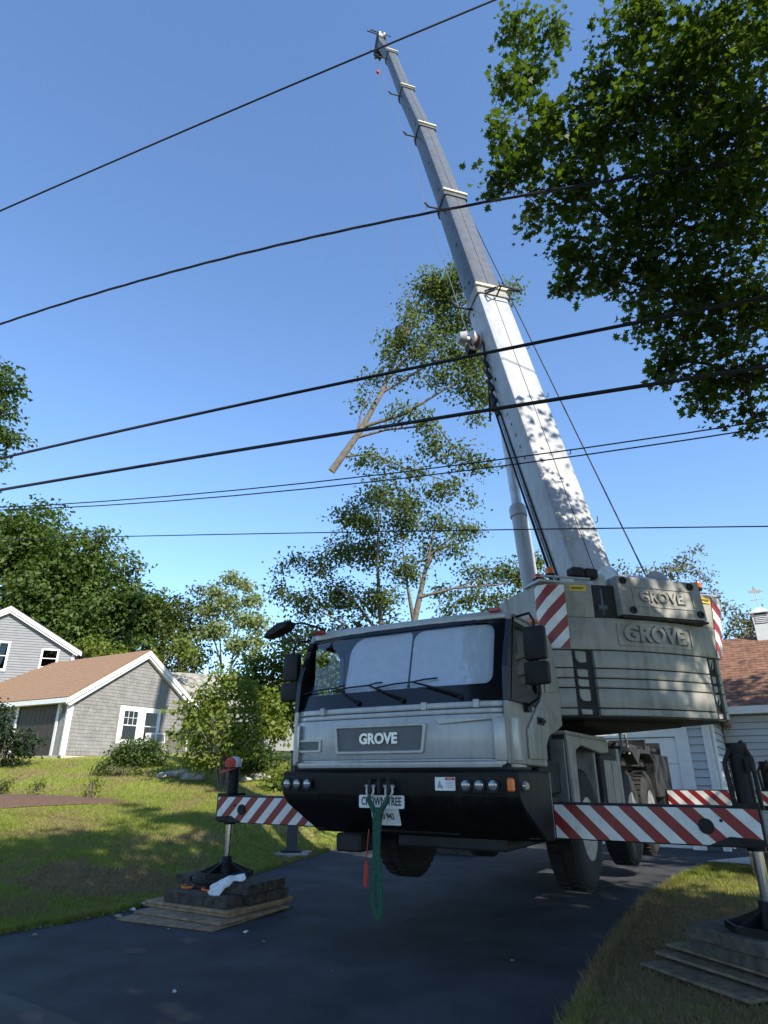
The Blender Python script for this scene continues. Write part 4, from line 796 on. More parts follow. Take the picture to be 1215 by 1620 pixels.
def shingle_course(b, x0, x1, z, ex, wmin, wmax, r, y0=-.012, jag=.01, lim=None):
    x = x0
    while x < x1-.01:
        w_ = min(r.uniform(wmin, wmax), x1-x); g = .007; j = r.uniform(-jag, jag)
        a_, c_ = x+g/2, x+w_-g/2; zt = z+ex*1.05
        b.raw([(a_, y0-.014, z+j), (c_, y0-.014, z+j), (c_, y0-.001, zt), (a_, y0-.001, zt), (a_, y0+.006, z+j), (c_, y0+.006, z+j)], [(0, 1, 2, 3), (0, 4, 5, 1), (0, 3, 4), (1, 5, 2)]); x += w_
# shingled garage wing of the left house
A1 = Vector((-12.39, 26.0, 2.27)); H1 = frame(A1, (.5, .866), (-.866, .5)); W1, E1, R1, D1 = 6.68, 2.2, 4.38, 11.0
h1 = root('shingled_garage', A1, 'low grey shingled garage wing with a tan gable roof and a double window', 'garage')
b = B(H1); b.prism([(0, -.02), (W1, -.02), (W1, E1), (W1/2, R1), (0, E1)], 0.0, .12, 'xz'); b.box(W1-.12, W1, .12, D1, -.02, E1); b.box(.001, .12, .12, .75, -.02, E1); b.box(.001, .12, 3.35, D1, -.02, E1); b.box(.001, .12, .75, 3.35, 2.02, E1); b.prism([(0, -.02), (W1, -.02), (W1, E1), (W1/2, R1), (0, E1)], D1, D1+.1, 'xz')
mk('wall', b, M('sheathing_grey', (.22, .215, .21), .9), h1, smooth=0)
b = B(H1); b.box(-.02, W1+.02, -.03, D1, -1.2, .0); mk('foundation', b, CONC, h1, smooth=0)
b = B(H1); r_ = random.Random(4); ex = .138; z = .02
while z < R1-.1:
    lo = .13 if z < E1 else W1/2*(z-E1)/(R1-E1)+.12; hi = W1-.13 if z < E1 else W1-W1/2*(z-E1)/(R1-E1)-.12
    for (s0, s1) in ([(lo, 2.30), (4.55, hi)] if .52 < z < 2.02 else [(lo, hi)]):
        if s1-s0 > .05: shingle_course(b, s0, s1, z, ex, .12, .24, r_)
    z += ex
mk('shingle', b, SHING, h1, kind='stuff', smooth=0)
sl1 = (R1-E1)/(W1/2)
b = B(H1)
slab(b, (-.32, -.22, E1-.32*sl1+.14), (-.32, D1+.2, E1-.32*sl1+.14), (W1/2, D1+.2, R1+.14), (W1/2, -.22, R1+.14), .06)
slab(b, (W1+.32, -.22, E1-.32*sl1+.14), (W1+.32, D1+.2, E1-.32*sl1+.14), (W1/2+.001, D1+.2, R1+.14), (W1/2+.001, -.22, R1+.14), .06); rf = mk('roof', b, ROOFT, h1, smooth=0)
b = B(H1)
for i in range(22):                                                 # shingle courses on the slope facing the drive
    f0 = i/22; x = -.33+(W1/2+.33)*f0; zz = E1-.32*sl1+.148+(R1-E1+.32*sl1)*f0; x1_ = x+(W1/2+.33)/22; z1_ = zz+(R1-E1+.32*sl1)/22
    b.raw([(x, -.225, zz+.014), (x, D1+.2, zz+.014), (x1_, D1+.2, z1_+.003), (x1_, -.225, z1_+.003), (x, -.225, zz), (x, D1+.2, zz)], [(0, 1, 2, 3), (0, 4, 5, 1), (0, 3, 4)])
mk('shingle_course', b, ROOFT, rf, kind='stuff', smooth=0)
for s in (0, 1):
    b = B(H1); X = lambda x: x if s == 0 else W1-x
    p0 = (X(-.34), E1-.34*sl1+.10); p1 = (X(W1/2), R1+.10); p2 = (X(W1/2), R1-.12); p3 = (X(-.34), E1-.34*sl1-.10)
    b.prism([p0, p1, p2, p3], -.235, -.19, 'xz'); b.prism([(p3[0]*.98+.02*p2[0], p3[1]+.005), (p2[0], p2[1]+.005), (p2[0], p2[1]-.10), (p3[0]*.95+.05*p2[0], p3[1]-.06)], -.19, -.03, 'xz'); mk('rake_board', b, WHITE, h1, smooth=0)
    b = B(H1); b.box(X(-.02) if s == 0 else X(.13), X(.13) if s == 0 else X(-.02), -.035, .0, -.02, E1+.06); mk('corner_board', b, WHITE, h1, smooth=0)
b = B(H1); b.box(-.05, -.02, .02, .14, -.02, E1); b.box(-.34, -.31, -.20, D1, E1-.32*sl1-.06, E1-.32*sl1+.12); b.box(-.31, -.03, -.2, D1, E1-.32*sl1-.06, E1-.32*sl1-.04); mk('eave_board', b, WHITE, h1, smooth=0)
b = B(H1); b.tube([(-.07, -.02, E1-.1), (-.07, -.02, .10), (-.12, -.12, .0)], .04, 8); mk('downspout', b, WHITE, h1)
b = B(H1); b.box(-.02, .02, .60, .75, -.05, 2.02); b.box(-.02, .02, 3.35, 3.5, -.05, 2.02); b.box(-.02, .02, .60, 3.5, 2.02, 2.17); dr = mk('garage_door', b, WHITE, h1, smooth=0)
for i in range(9):
    b = B(H1); b.box(.03, .06, .755+.2883*i, .755+.2883*i+.275, -.05, 2.01); mk('board', b, DOOR, dr, smooth=0)
b = B(H1); b.tube([(-.02, .36, 1.86), (-.12, .36, 1.9), (-.12, .36, 1.82)], .012); b.lathe((-.12, .36, 1.55), (0, 0, 1), [(.03, 0), (.07, .05), (.075, .22), (.02, .29), (.0, .3)], 8); mk('wall_lantern', b, STEEL, h1)
b = B(H1); b.box(2.32, 4.52, -.06, -.02, .52, .60); b.box(2.32, 4.52, -.06, -.02, 1.93, 2.05); b.box(2.32, 2.46, -.058, -.02, .60, 1.93); b.box(4.40, 4.52, -.058, -.02, .60, 1.93); b.box(3.34, 3.60, -.058, -.02, .60, 1.93); mk('window_casing', b, WHITE, h1, smooth=0)
f = frame(H1 @ Vector((0, -.03, 0)), (.5, .866), (-.866, .5))
window(h1, f, 2.53, .66, .76, 1.22, (3, 2), .02, .05); window(h1, f, 3.66, .66, .70, 1.22, (1, 1), .02, .05)
ac = root('window_air_conditioner', H1 @ Vector((4.1, -.25, .62)), 'white air conditioner box sticking out of the right half of the double window', 'air conditioner')
b = B(H1); b.box(3.78, 4.62, -.42, -.06, .60, 1.00); mk('housing', b, WHITE, ac, bevel=.02)
b = B(H1)
for i in range(9): b.box(3.82, 4.06, -.425, -.415, .64+.035*i, .66+.035*i)
b.box(4.12, 4.56, -.424, -.416, .65, .95, 1); mk('grille', b, [GREYPANEL, M('ac_grey', (.2, .2, .2), .6)], ac, smooth=0)
# two storey clapboard house behind it
P2 = Vector((-18.88, 31.5, 0)); H2 = frame(P2, (.94, .34), (-.34, .94)); z2e, z2r, hw = 7.45, 9.35, 3.3
h2 = root('clapboard_house', P2+Vector((0, 0, 2.3)), 'two storey grey clapboard house with white trim and a gable at the left edge', 'house')
b = B(H2); b.prism([(-hw, 1.5), (hw, 1.5), (hw, z2e), (0, z2r), (-hw, z2e)], 0, 8, 'xz'); mk('wall', b, CLAP, h2, smooth=0)
b = B(H2); z = 2.4
while z < z2r-.1:
    x_ = hw if z < z2e else hw*(z2r-z)/(z2r-z2e)
    if x_ > .1: b.raw([(-x_, -.028, z), (x_, -.028, z), (x_, -.004, z+.13), (-x_, -.004, z+.13), (-x_, -.002, z), (x_, -.002, z)], [(0, 1, 2, 3), (0, 4, 5, 1)])
    z += .128
mk('clapboard', b, CLAP, h2, kind='stuff', smooth=0)
s2 = (z2r-z2e)/hw
b = B(H2); slab(b, (-hw-.3, -.25, z2e-.3*s2+.12), (-hw-.3, 8.2, z2e-.3*s2+.12), (0, 8.2, z2r+.12), (0, -.25, z2r+.12), .06); slab(b, (hw+.3, -.25, z2e-.3*s2+.12), (hw+.3, 8.2, z2e-.3*s2+.12), (.001, 8.2, z2r+.12), (.001, -.25, z2r+.12), .06); mk('roof', b, ROOFG, h2, smooth=0)
for s in (-1, 1):
    b = B(H2); b.prism([(s*(hw+.32), z2e-.32*s2+.08), (0, z2r+.08), (0, z2r-.13), (s*(hw+.32), z2e-.32*s2-.12)], -.26, -.21, 'xz'); b.prism([(s*(hw+.2), z2e-.32*s2-.05), (0, z2r-.13), (0, z2r-.24), (s*(hw+.1), z2e-.25*s2-.14)], -.21, -.03, 'xz'); mk('rake_board', b, WHITE, h2, smooth=0)
    b = B(H2); b.box(min(s*hw, s*(hw-.14)), max(s*hw, s*(hw-.14))+.0, -.04, 0, 2.3, z2e+.05); mk('corner_board', b, WHITE, h2, smooth=0)
f = frame(H2 @ Vector((0, -.03, 0)), (.94, .34), (-.34, .94))
window(h2, f, 1.80, 6.55, .70, .86, (1, 1), .02, .06); window(h2, f, -.55, 6.35, .80, 1.30, (2, 1), .02, .07)
# neighbour's roof behind the garage, and the lean-to beside it
nb = root('neighbour_house', (-9.5, 37.5, 2.7), 'neighbouring house of which only a mottled grey roof shows behind the shrub', 'house')
NB = frame((-10.2, 36, 0), (.9, .43), (-.43, .9)); b = B(NB); b.box(-1, 6, 0, 6, 2.4, 5.2); mk('wall', b, CLAP, nb, smooth=0)
b = B(NB); slab(b, (-1.3, -.4, 5.1), (6.3, -.4, 5.1), (6.3, 3, 7.2), (-1.3, 3, 7.2), .1); slab(b, (-1.3, 6.4, 5.1), (6.3, 6.4, 5.1), (6.3, 3.001, 7.2), (-1.3, 3.001, 7.2), .1); mk('roof', b, M('mottled_roof', (.22, .21, .18), .95, var=.5, scale=3, bump=.4), nb, smooth=0)
sh = root('garden_shed', H1 @ Vector((5.6, -.6, 0)), 'small weathered grey lean-to shed beside the right end of the shingled wall', 'shed')
b = B(H1); b.box(5.15, 6.9, -1.2, -.05, -.9, .95)
mk('wall', b, M('weathered_plywood', (.22, .21, .19), .9, var=.2, scale=4), sh, smooth=0)
b = B(H1); slab(b, (5.05, -1.3, .96), (7.0, -1.3, .96), (7.0, -.04, 1.18), (5.05, -.04, 1.18), .05); mk('roof', b, ROOFG, sh, smooth=0)
b = B(H1); b.box(5.14, 5.20, -1.215, -1.2, -.9, .95); b.box(6.0, 6.05, -1.215, -1.2, -.9, .95); mk('batten', b, WHITE, sh, smooth=0)

# garage and house on the right
G3 = Vector((7.75, 16.0, 0)); H3 = frame(G3, (.857, -.515), (.515, .857)); e3 = 3.0
h3 = root('sided_house', G3, 'blue grey sided house with white garage door and brown shingle roof', 'house')
b = B(H3); b.box(-6.5, -.001, .001, 4.0, 0, e3); b.prism([(-6.5, e3), (0, e3), (-3.25, 5.0)], .001, 7.0, 'xz'); b.box(-6.5, 9, 4.001, 10, 0, 3.35)
mk('wall', b, M('wall_behind_siding', (.12, .125, .135), .8), h3, smooth=0)
b = B(H3); slab(b, (-6.8, -.3, e3-.1), (-6.8, 7, e3-.1), (-3.25, 7, 5.12), (-3.25, -.3, 5.12), .08); slab(b, (.3, -.3, e3-.1), (.3, 4.6, e3-.1), (-3.249, 7, 5.12), (-3.249, -.3, 5.12), .08)
slab(b, (-6.5, 3.70, 3.37), (9.3, 3.70, 3.37), (9.3, 7.0, 5.88), (-6.5, 7.0, 5.88), .08); slab(b, (-6.5, 10.3, 3.37), (9.3, 10.3, 3.37), (9.3, 7.001, 5.88), (-6.5, 7.001, 5.88), .08); rf = mk('roof', b, ROOFB, h3, smooth=0)
# single roof shingles where the roof shows beside the counterweight
rr_ = random.Random(8); nrow = 27; tab = None
sv = Vector((0, 3.3, 2.51)); sn = Vector((0, -2.51, 3.3)).normalized(); slope = H3.to_3x3()
for i in range(nrow):
    for j in range(11):
        x = -.15+j*.305+(.15 if i % 2 else 0); p_ = Vector((0, 3.70, 3.37))+sv*(i/nrow)
        if tab is None:
            b = B(H3); d = sv/nrow; q = [p_+Vector((x+dx, 0, 0))+d*f+sn*h for dx, f, h in ((0.004, 0, .014), (.299, 0, .014), (.299, 1.06, .004), (.004, 1.06, .004), (.004, 0, .001), (.299, 0, .001))]
            b.raw([tuple(v) for v in q], [(0, 1, 2, 3), (0, 4, 5, 1), (0, 3, 4), (1, 5, 2)]); tab = mk('roof_shingle', b, ROOFB, rf, smooth=0); x00, p00 = x, p_
        else:
            clone(tab, slope @ (Vector((x-x00, 0, 0))+(p_-p00)+sn*rr_.uniform(-.001, .004)), rf)
b = B(H3); b.box(-.5, 9.3, 3.66, 3.70, 3.20, 3.40); b.box(-.5, 9.3, 3.70, 4.0, 3.20, 3.22); b.box(-.001, .035, -.06, .16, .0, e3-.08); mk('fascia', b, WHITE, h3, smooth=0)
b = B(H3); b.box(-6.6, .3, -.32, -.28, e3-.16, e3-.02); mk('eave_board', b, WHITE, h3, smooth=0)
b = B(H3); b.box(-.12, .02, -.05, .001, 0, e3-.1); mk('corner_board', b, WHITE, h3, smooth=0)
b = B(H3); b.tube([(.09, .14, e3-.1), (.09, .14, .05)], .04, 8); mk('downspout', b, WHITE, h3)
def boards(x0, x1, y, n, z0, step, axis='x'):
    first = None
    for i in range(n):
        z = z0+i*step
        if first is None:
            b = B(H3)
            if axis == 'x': b.raw([(x0, y-.040, z), (x1, y-.040, z), (x1, y-.008, z+step-.012), (x0, y-.008, z+step-.012), (x0, y-.002, z+.004), (x1, y-.002, z+.004)], [(0, 1, 2, 3), (0, 4, 5, 1), (0, 3, 4), (1, 5, 2)])
            else: b.raw([(y+.040, x0, z), (y+.040, x1, z), (y+.008, x1, z+step-.012), (y+.008, x0, z+step-.012), (y+.002, x0, z+.004), (y+.002, x1, z+.004)], [(0, 1, 2, 3), (0, 4, 5, 1), (0, 3, 4), (1, 5, 2)])
            first = mk('siding_board', b, CLAP2, h3, smooth=0)
        else: clone(first, Vector((0, 0, i*step)), h3)
boards(-.45, -.12, 0.0, 16, .1, .18); boards(.17, 3.98, 0.0, 17, .1, .18, 'y'); boards(.06, 8.9, 4.0, 17, .1, .18); boards(-6.5, -4.1, 0, 16, .1, .18)
b = B(H3); b.box(-.74, -.45, -.06, .001, 0, e3-.15); b.box(-4.1, -3.8, -.06, .001, 0, e3-.15); b.box(-3.8, -.74, -.06, .001, 2.45, e3-.15); gd = mk('garage_door', b, WHITE, h3, smooth=0)
for i in range(4):
    b = B(H3); b.box(-3.8, -.745, -.02, .02, .02+.605*i, .02+.605*i+.595); mk('door_panel', b, M('garage_door_white', (.72, .71, .70), .5, var=.03), gd, bevel=.008)
cu = root('roof_cupola', H3 @ Vector((1.65, 7.0, 5.8)), 'small white louvred cupola with a weathervane on the brown roof ridge', 'cupola')
b = B(H3); b.box(1.40, 1.90, 6.75, 7.25, 5.55, 6.25); mk('base', b, WHITE, cu, bevel=.01)
b = B(H3)
for i in range(5): b.box(1.47, 1.83, 6.735, 6.76, 6.28+.06*i, 6.315+.06*i)
b.box(1.40, 1.46, 6.75, 7.25, 6.25, 6.62); b.box(1.84, 1.90, 6.75, 7.25, 6.25, 6.62); b.box(1.46, 1.84, 6.80, 7.2, 6.25, 6.6, 1); mk('louvre', b, [WHITE, DARK], cu, smooth=0)
b = B(H3); b.prism([(1.34, 6.69), (1.96, 6.69), (1.96, 7.31), (1.34, 7.31)], 6.62, 6.66, 'xy'); b.prism([(1.36, 6.71), (1.94, 6.71), (1.94, 7.29), (1.36, 7.29)], 6.66, 6.85, 'xy', shift=lambda p: (1.65+(p[0]-1.65)*.15, 7+(p[1]-7)*.15)); mk('cap', b, WHITE, cu, smooth=0)
b = B(H3); b.tube([(1.65, 7, 6.83), (1.65, 7, 7.5)], .012); b.tube([(1.45, 7, 7.12), (1.85, 7, 7.12)], .01); b.tube([(1.65, 6.8, 7.12), (1.65, 7.2, 7.12)], .01); b.prism([(1.47, 7.38), (1.75, 7.34), (1.88, 7.40), (1.80, 7.46), (1.70, 7.44), (1.62, 7.62), (1.55, 7.46), (1.42, 7.46)], 6.99, 7.01, 'xz'); mk('weathervane', b, M('vane_grey', (.45, .44, .40), .5), cu, smooth=0)

# ------------------------------------------------------------------ post by the drive
pt = root('driveway_post', (-1.95, 15.1, 0), 'dark square post on a base plate behind the left striped beam', 'post')
b = B(); b.box(-2.06, -1.84, 15.0, 15.2, .10, 2.05); mk('shaft', b, M('dark_blue_grey_post', (.03, .035, .045), .5), pt, bevel=.012)
b = B(); b.box(-2.16, -1.74, 14.9, 15.3, .085, .115); mk('base_plate', b, BLACK, pt, bevel=.004)
b = B(); b.box(-2.08, -1.82, 14.98, 15.22, 2.05, 2.09); mk('post_cap', b, BLACK, pt, bevel=.01)
b = B(); b.prism([(-2.35, 14.75), (-1.6, 14.7), (-1.55, 15.4), (-2.3, 15.45)], -.02, .085, 'xy'); mk('stone_slab', b, STONE, pt, bevel=.02)

# ------------------------------------------------------------------ overhead wires
def wire(label, ctrl, rad, n=40, ext=(14, 22), twist=0, name='overhead_wire'):
    P_ = [at(*c) for c in ctrl]; d0 = (P_[0]-P_[1]); d1 = (P_[-1]-P_[-2])
    xs = np.array([p.x for p in P_]); deg = min(2, len(P_)-1)
    fy = np.polyfit(xs, [p.y for p in P_], 1); fz = np.polyfit(xs, [p.z for p in P_], deg)
    X = np.linspace(xs[0]-ext[0], xs[-1]+ext[1], n)
    def zv(x):
        c_ = min(max(x, xs[0]-2), xs[-1]+2); z = np.polyval(fz, c_)
        return z+(x-c_)*np.polyval(np.polyder(fz), c_)
    pts = [Vector((x, np.polyval(fy, x), zv(x))) for x in X]; b = B()
    if not twist: b.tube(pts, rad, 6)
    else:
        for k in range(3):
            q = [];
            for i in range(len(pts)*10-9):
                f_ = i/10; j = min(int(f_), len(pts)-2); p = pts[j].lerp(pts[j+1], f_-j); a = f_*twist+k*2.094
                q.append(p+Vector((.3*math.cos(a), .2*math.cos(a), math.sin(a)))*rad)
            b.tube(q, rad*.85, 5)
    return mk(name, b, WIRE, None, label, 'wire', 'overhead utility wires', smooth=60)
wire('topmost black wire, sloping up across the sky to the boom tip', [(0, 330, 9.5), (380, 178, 8.1), (770, 0, 6.6)], .017)
wire('twisted cable bundle, second from the top, crossing the boom half way up', [(0, 505, 9.5), (300, 430, 8.3), (600, 366, 7.2), (970, 270, 5.8)], .014, 60, (14, 22), 2.6)
wire('thick black cable, the upper one of the lower pair crossing in front of the boom', [(0, 722, 9.5), (600, 603, 7.4), (1215, 462, 5.6)], .024)
wire('thick black cable, the lower one of the pair crossing in front of the boom', [(0, 772, 9.5), (600, 686, 7.4), (1215, 572, 5.6)], .025)
wire('upper one of two thin wires running close together above the truck', [(50, 800, 10), (600, 752, 8), (1180, 670, 6.5)], .009)
wire('lower one of two thin wires running close together above the truck', [(50, 805, 10), (600, 762, 8), (1180, 681, 6.5)], .009)
wire('lowest single thin wire, nearly level, just above the truck', [(0, 850, 11), (600, 851, 9), (1215, 825, 7)], .008)

# ------------------------------------------------------------------ litter along the drive
def scrap(px, py, s, mat, label, seed):
    p = at(px, py, 1); d = p-Vector((0, 0, 1.6)); p = Vector((0, 0, 1.6))+d*(1.6/-d.z); r = random.Random(seed); b = B(); n_ = 7
    vs = [(p.x+s*math.cos(i*6.28/n_)*r.uniform(.5, 1.2), p.y+s*math.sin(i*6.28/n_)*r.uniform(.4, 1), .012+r.uniform(0, s*.6)) for i in range(n_)]+[(p.x, p.y, .02+s*.5)]+[(p.x, p.y, .006)]
    b.raw(vs, [(i, (i+1) % n_, n_) for i in range(n_)]+[(i, n_+1, (i+1) % n_) for i in range(n_)]); return mk('litter_scrap', b, mat, None, label, 'litter', 'scraps lying by the drive', smooth=0)
PAPER = M('scrap_white', (.55, .57, .60), .8); DRYL = M('dry_leaf_scrap', (.26, .23, .17), .9)
for i, (px, py, s, m_, lab) in enumerate(((228, 1435, .085, PAPER, 'crumpled white plastic scrap just left of the left plywood stack'), (210, 1442, .05, PAPER, 'smaller white scrap beside the crumpled one left of the plywood'), (186, 1453, .055, DRYL, 'pale flat scrap on the asphalt left of the plywood stack'), (55, 1483, .04, DRYL, 'small pale scrap near the grass edge at the far left of the drive'), (275, 1573, .03, PAPER, 'tiny light scrap on the bare asphalt in the lower foreground'), (388, 1478, .035, PAPER, 'thin white scrap on the asphalt in front of the plywood stack'))): scrap(px, py, s, m_, lab, i)
rl = random.Random(77); lf = None
for i in range(34):
    if i < 26:
        y_ = rl.uniform(8.1, 10.5); x_ = float(edge_x(y_))+abs(rl.gauss(0, .10))-.03
    else: y_ = rl.uniform(5.6, 11); x_ = rl.uniform(-4, 2)
    s = rl.uniform(.016, .032); a = rl.uniform(0, 6.28)
    b = B(); b.raw([(x_+s*(q[0]*math.cos(a)-q[1]*math.sin(a)), y_+s*(q[0]*math.sin(a)+q[1]*math.cos(a)), .016+.012*abs(q[0])) for q in ((0, -1), (.7, -.2), (.5, .6), (0, 1), (-.5, .6), (-.7, -.2))]+[(x_, y_, .010)], [(0, 1, 6), (1, 2, 6), (2, 3, 6), (3, 4, 6), (4, 5, 6), (5, 0, 6)])
    mk('fallen_leaf', b, DRYL, None, 'tiny dry fallen leaf lying on the dark asphalt of the drive', 'leaf', 'fallen leaves on the drive', smooth=0)
# ------------------------------------------------------------------ things on and under the crane
LW = TRUCK.to_3x3()
def wp3(u, k, z): return TRUCK @ Vector((u, k, z))
sg = root('lifting_sling', wp3(-.11, -.13, .36), 'long green webbing sling hanging in a loop from the front shackles', 'sling')
def strap(pts, wid, th, name='strap', mat=None):
    b = T(); n_ = len(pts); vs = []
    for i, (u, k, z) in enumerate(pts):
        w_ = wid[i] if hasattr(wid, '__len__') else wid
        u += .062
        for du, dk in ((-w_, -th), (w_, -th), (w_, th), (-w_, th)): vs.append((u+du, k+dk, z))
    fs = [(i*4+j, i*4+(j+1) % 4, i*4+4+(j+1) % 4, i*4+4+j) for i in range(n_-1) for j in range(4)]+[(3, 2, 1, 0), tuple(range(4*n_-4, 4*n_))]
    b.raw(vs, fs); return mk(name, b, mat or SLING, sg, bevel=.004)
b = T()
for u in (-.16, .06):
    b.tube([(u, -.105, 1.40), (u, -.12, 1.365), (u*.6-.05*.4, -.125, 1.31), (-.05+(u+.05)*.25, -.13, 1.24), (-.05+(u+.05)*.2, -.13, 1.1)], [.022, .026, .028, .026, .024], 8)
mk('splice', b, SLING, sg)
strap([(-.125, -.13, 1.30), (-.13, -.13, 1.10), (-.125, -.132, .9), (-.15, -.132, .7), (-.155, -.135, .5), (-.13, -.135, .39), (-.10, -.135, .355)], [.038, .036, .036, .030, .026, .028, .034], .009)
strap([(-.10, -.15, 1.28), (-.095, -.15, 1.10), (-.10, -.152, .9), (-.070, -.152, .7), (-.055, -.155, .5), (-.075, -.15, .39), (-.10, -.15, .35)], [.034, .032, .034, .030, .026, .028, .034], .009)
b = T(); b.prism([(-.235, .60), (-.185, .60), (-.18, .78), (-.205, .84), (-.225, .78)], -.09, -.075, 'xz'); b.tube([(-.205, -.083, .84), (-.16, -.11, 1.1)], .006); mk('inspection_tag', b, REDCL, sg, bevel=.004)
for x0, x1, rad, lab in ((-.66, .158, (.04, .02, .04, .20), 'left one of two pale folding sunshades behind the truck windshield'), (.188, 1.135, (.04, .09, .10, .12), 'right one of two pale folding sunshades behind the truck windshield')):
    po = rrect(x0, x1, 2.455, 3.085, rad, 6, 5)
    fn = lambda p, a: (lambda q: (q[0], q[1]+.006*math.sin(p[0]*9+p[1]*3)+.004*math.sin(p[1]*21), q[2]))(wmap(p, a))
    pane('windshield_sunshade', po, .05, FABRIC, None, fn, label=lab, cat='sunshade', group='sunshades behind the windshield')
# cap hung on the left jack
cp_ = root('baseball_cap', wp3(-3.22, 1.16, 1.70), 'red and white baseball cap hung over the top of the left outrigger jack', 'cap')
b = T(); b.lathe((-3.22, 1.16, 1.70), (.05, -.05, 1), [(.100, 0), (.104, .04), (.095, .09), (.06, .125), (.0, .135)], 20); mk('crown', b, [M('cap_mesh_white', (.62, .62, .62), .9, bump=.6, bscale=400)], cp_)
b = T(); b.lathe((-3.235, 1.135, 1.70), (.05, -.05, 1), [(.101, -.002), (.105, .04), (.095, .09), (.055, .122), (.0, .13)], 20); b.v = [v for v in b.v]; mk('front_panel', b, M('cap_red', (.50, .07, .045), .85, bump=.3, bscale=300), cp_)
b = T(); br = [(-3.22+.12*math.cos(a)-.02, 1.16+.21*math.sin(a)) for a in np.linspace(math.pi+.25, 2*math.pi-.25, 12)]; b.prism(br, 1.685, 1.695, 'xy', shift=None); b.v = [tuple(Vector(v)+Vector((0, 0, -.55*max(0, math.hypot(v[0]-wp3(-3.22, 1.16, 0).x, v[1]-wp3(-3.22, 1.16, 0).y)-.09)))) for v in b.v]; mk('brim', b, M('cap_brim_red', (.46, .065, .04), .85), cp_)

# cribbing under the left jack
def block(name, fr, x0, x1, y0, y1, z0, z1, mat, label, cat, rot=0., bev=.006, grp='cribbing under the left jack', rough=0.):
    c, s_ = math.cos(rot), math.sin(rot); xm, ym = (x0+x1)/2, (y0+y1)/2; b = B(fr)
    n_ = 5; vs = []; r_ = random.Random(int(abs(x0*77+y0*31+z0*991)))
    for i in range(n_+1):                                           # slightly uneven along the length
        f_ = i/n_; lx = (x1-x0) >= (y1-y0)
        for y, z in ((0, 0), (1, 0), (1, 1), (0, 1)):
            a_ = (x0+(x1-x0)*f_) if lx else (x0+(x1-x0)*y); b_ = (y0+(y1-y0)*y) if lx else (y0+(y1-y0)*f_)
            a_ += r_.uniform(-1, 1)*rough; b_ += r_.uniform(-1, 1)*rough; zz = (z0 if z == 0 else z1)+(r_.uniform(-1, .2)*rough*.6 if z else 0)
            vs.append((xm+(a_-xm)*c-(b_-ym)*s_, ym+(a_-xm)*s_+(b_-ym)*c, zz))
    fs = [(i*4+j, i*4+(j+1) % 4, i*4+4+(j+1) % 4, i*4+4+j) for i in range(n_) for j in range(4)]+[(3, 2, 1, 0), tuple(range(4*n_, 4*n_+4))]
    b.raw(vs, fs); return mk(name, b, mat, None, label, cat, grp, bevel=bev)
LB = 'under the left outrigger'
block('plywood_sheet', TRUCK, -3.74, -2.30, -.07, 1.2, .006, .026, PLY, 'lowest plywood sheet '+LB+', sticking out furthest to the front', 'plywood', .10, .003, rough=.004)
block('plywood_sheet', TRUCK, -3.74, -2.30, .17, 1.4, .03, .055, PLY, 'second plywood sheet from the ground '+LB, 'plywood', .01, .003, rough=.004)
block('plywood_sheet', TRUCK, -3.86, -2.42, .42, 1.6, .058, .09, PLY, 'third plywood sheet from the ground '+LB+', lower of the thick pair', 'plywood', .005, .003, rough=.004)
block('plywood_sheet', TRUCK, -3.85, -2.40, .41, 1.6, .093, .126, PLY, 'topmost plywood sheet '+LB+', right below the dark timbers', 'plywood', -.008, .003, rough=.004)
block('cribbing_timber', TRUCK, -3.56, -2.50, .46, .76, .129, .246, TIMBER, 'dark cribbing timber at the front of the lower layer '+LB, 'timber', .01, rough=.006)
block('cribbing_timber', TRUCK, -3.60, -2.42, .78, 1.07, .129, .244, TIMBER, 'dark cribbing timber in the middle of the lower layer '+LB, 'timber', -.01, rough=.006)
block('cribbing_timber', TRUCK, -3.58, -2.40, 1.09, 1.5, .129, .246, TIMBER, 'dark cribbing timber at the back of the lower layer '+LB, 'timber', 0, rough=.006)
block('cribbing_timber', TRUCK, -2.80, -2.40, .68, 1.42, .249, .358, TIMBER, 'short dark cribbing timber right of the black pad, under the white towel', 'timber', .03, rough=.006)
block('cribbing_timber', TRUCK, -3.92, -3.66, .95, 1.45, .249, .352, TIMBER, 'short dark cribbing timber left of the black crane pad', 'timber', .02, rough=.006)
pad = root('crane_pad', wp3(-3.22, 1.14, .249), 'black plastic crane pad with orange rope handles under the left jack foot', 'crane pad')
b = T(); b.prism(disc((-3.22, 1.14), 0, .43, 20), .25, .300, 'xy'); b.prism(disc((-3.22, 1.14), 0, .41, 20), .302, .357, 'xy'); mk('slab', b, BLACK, pad, bevel=.008)
for u in (-3.42, -3.06):
    b = T(); b.tube([(u-.08, .745, .275), (u-.085, .69, .27), (u-.04, .655, .262), (u+.04, .655, .262), (u+.085, .69, .27), (u+.08, .745, .275)], .013, 7); mk('rope_handle', b, ORANGE, pad)
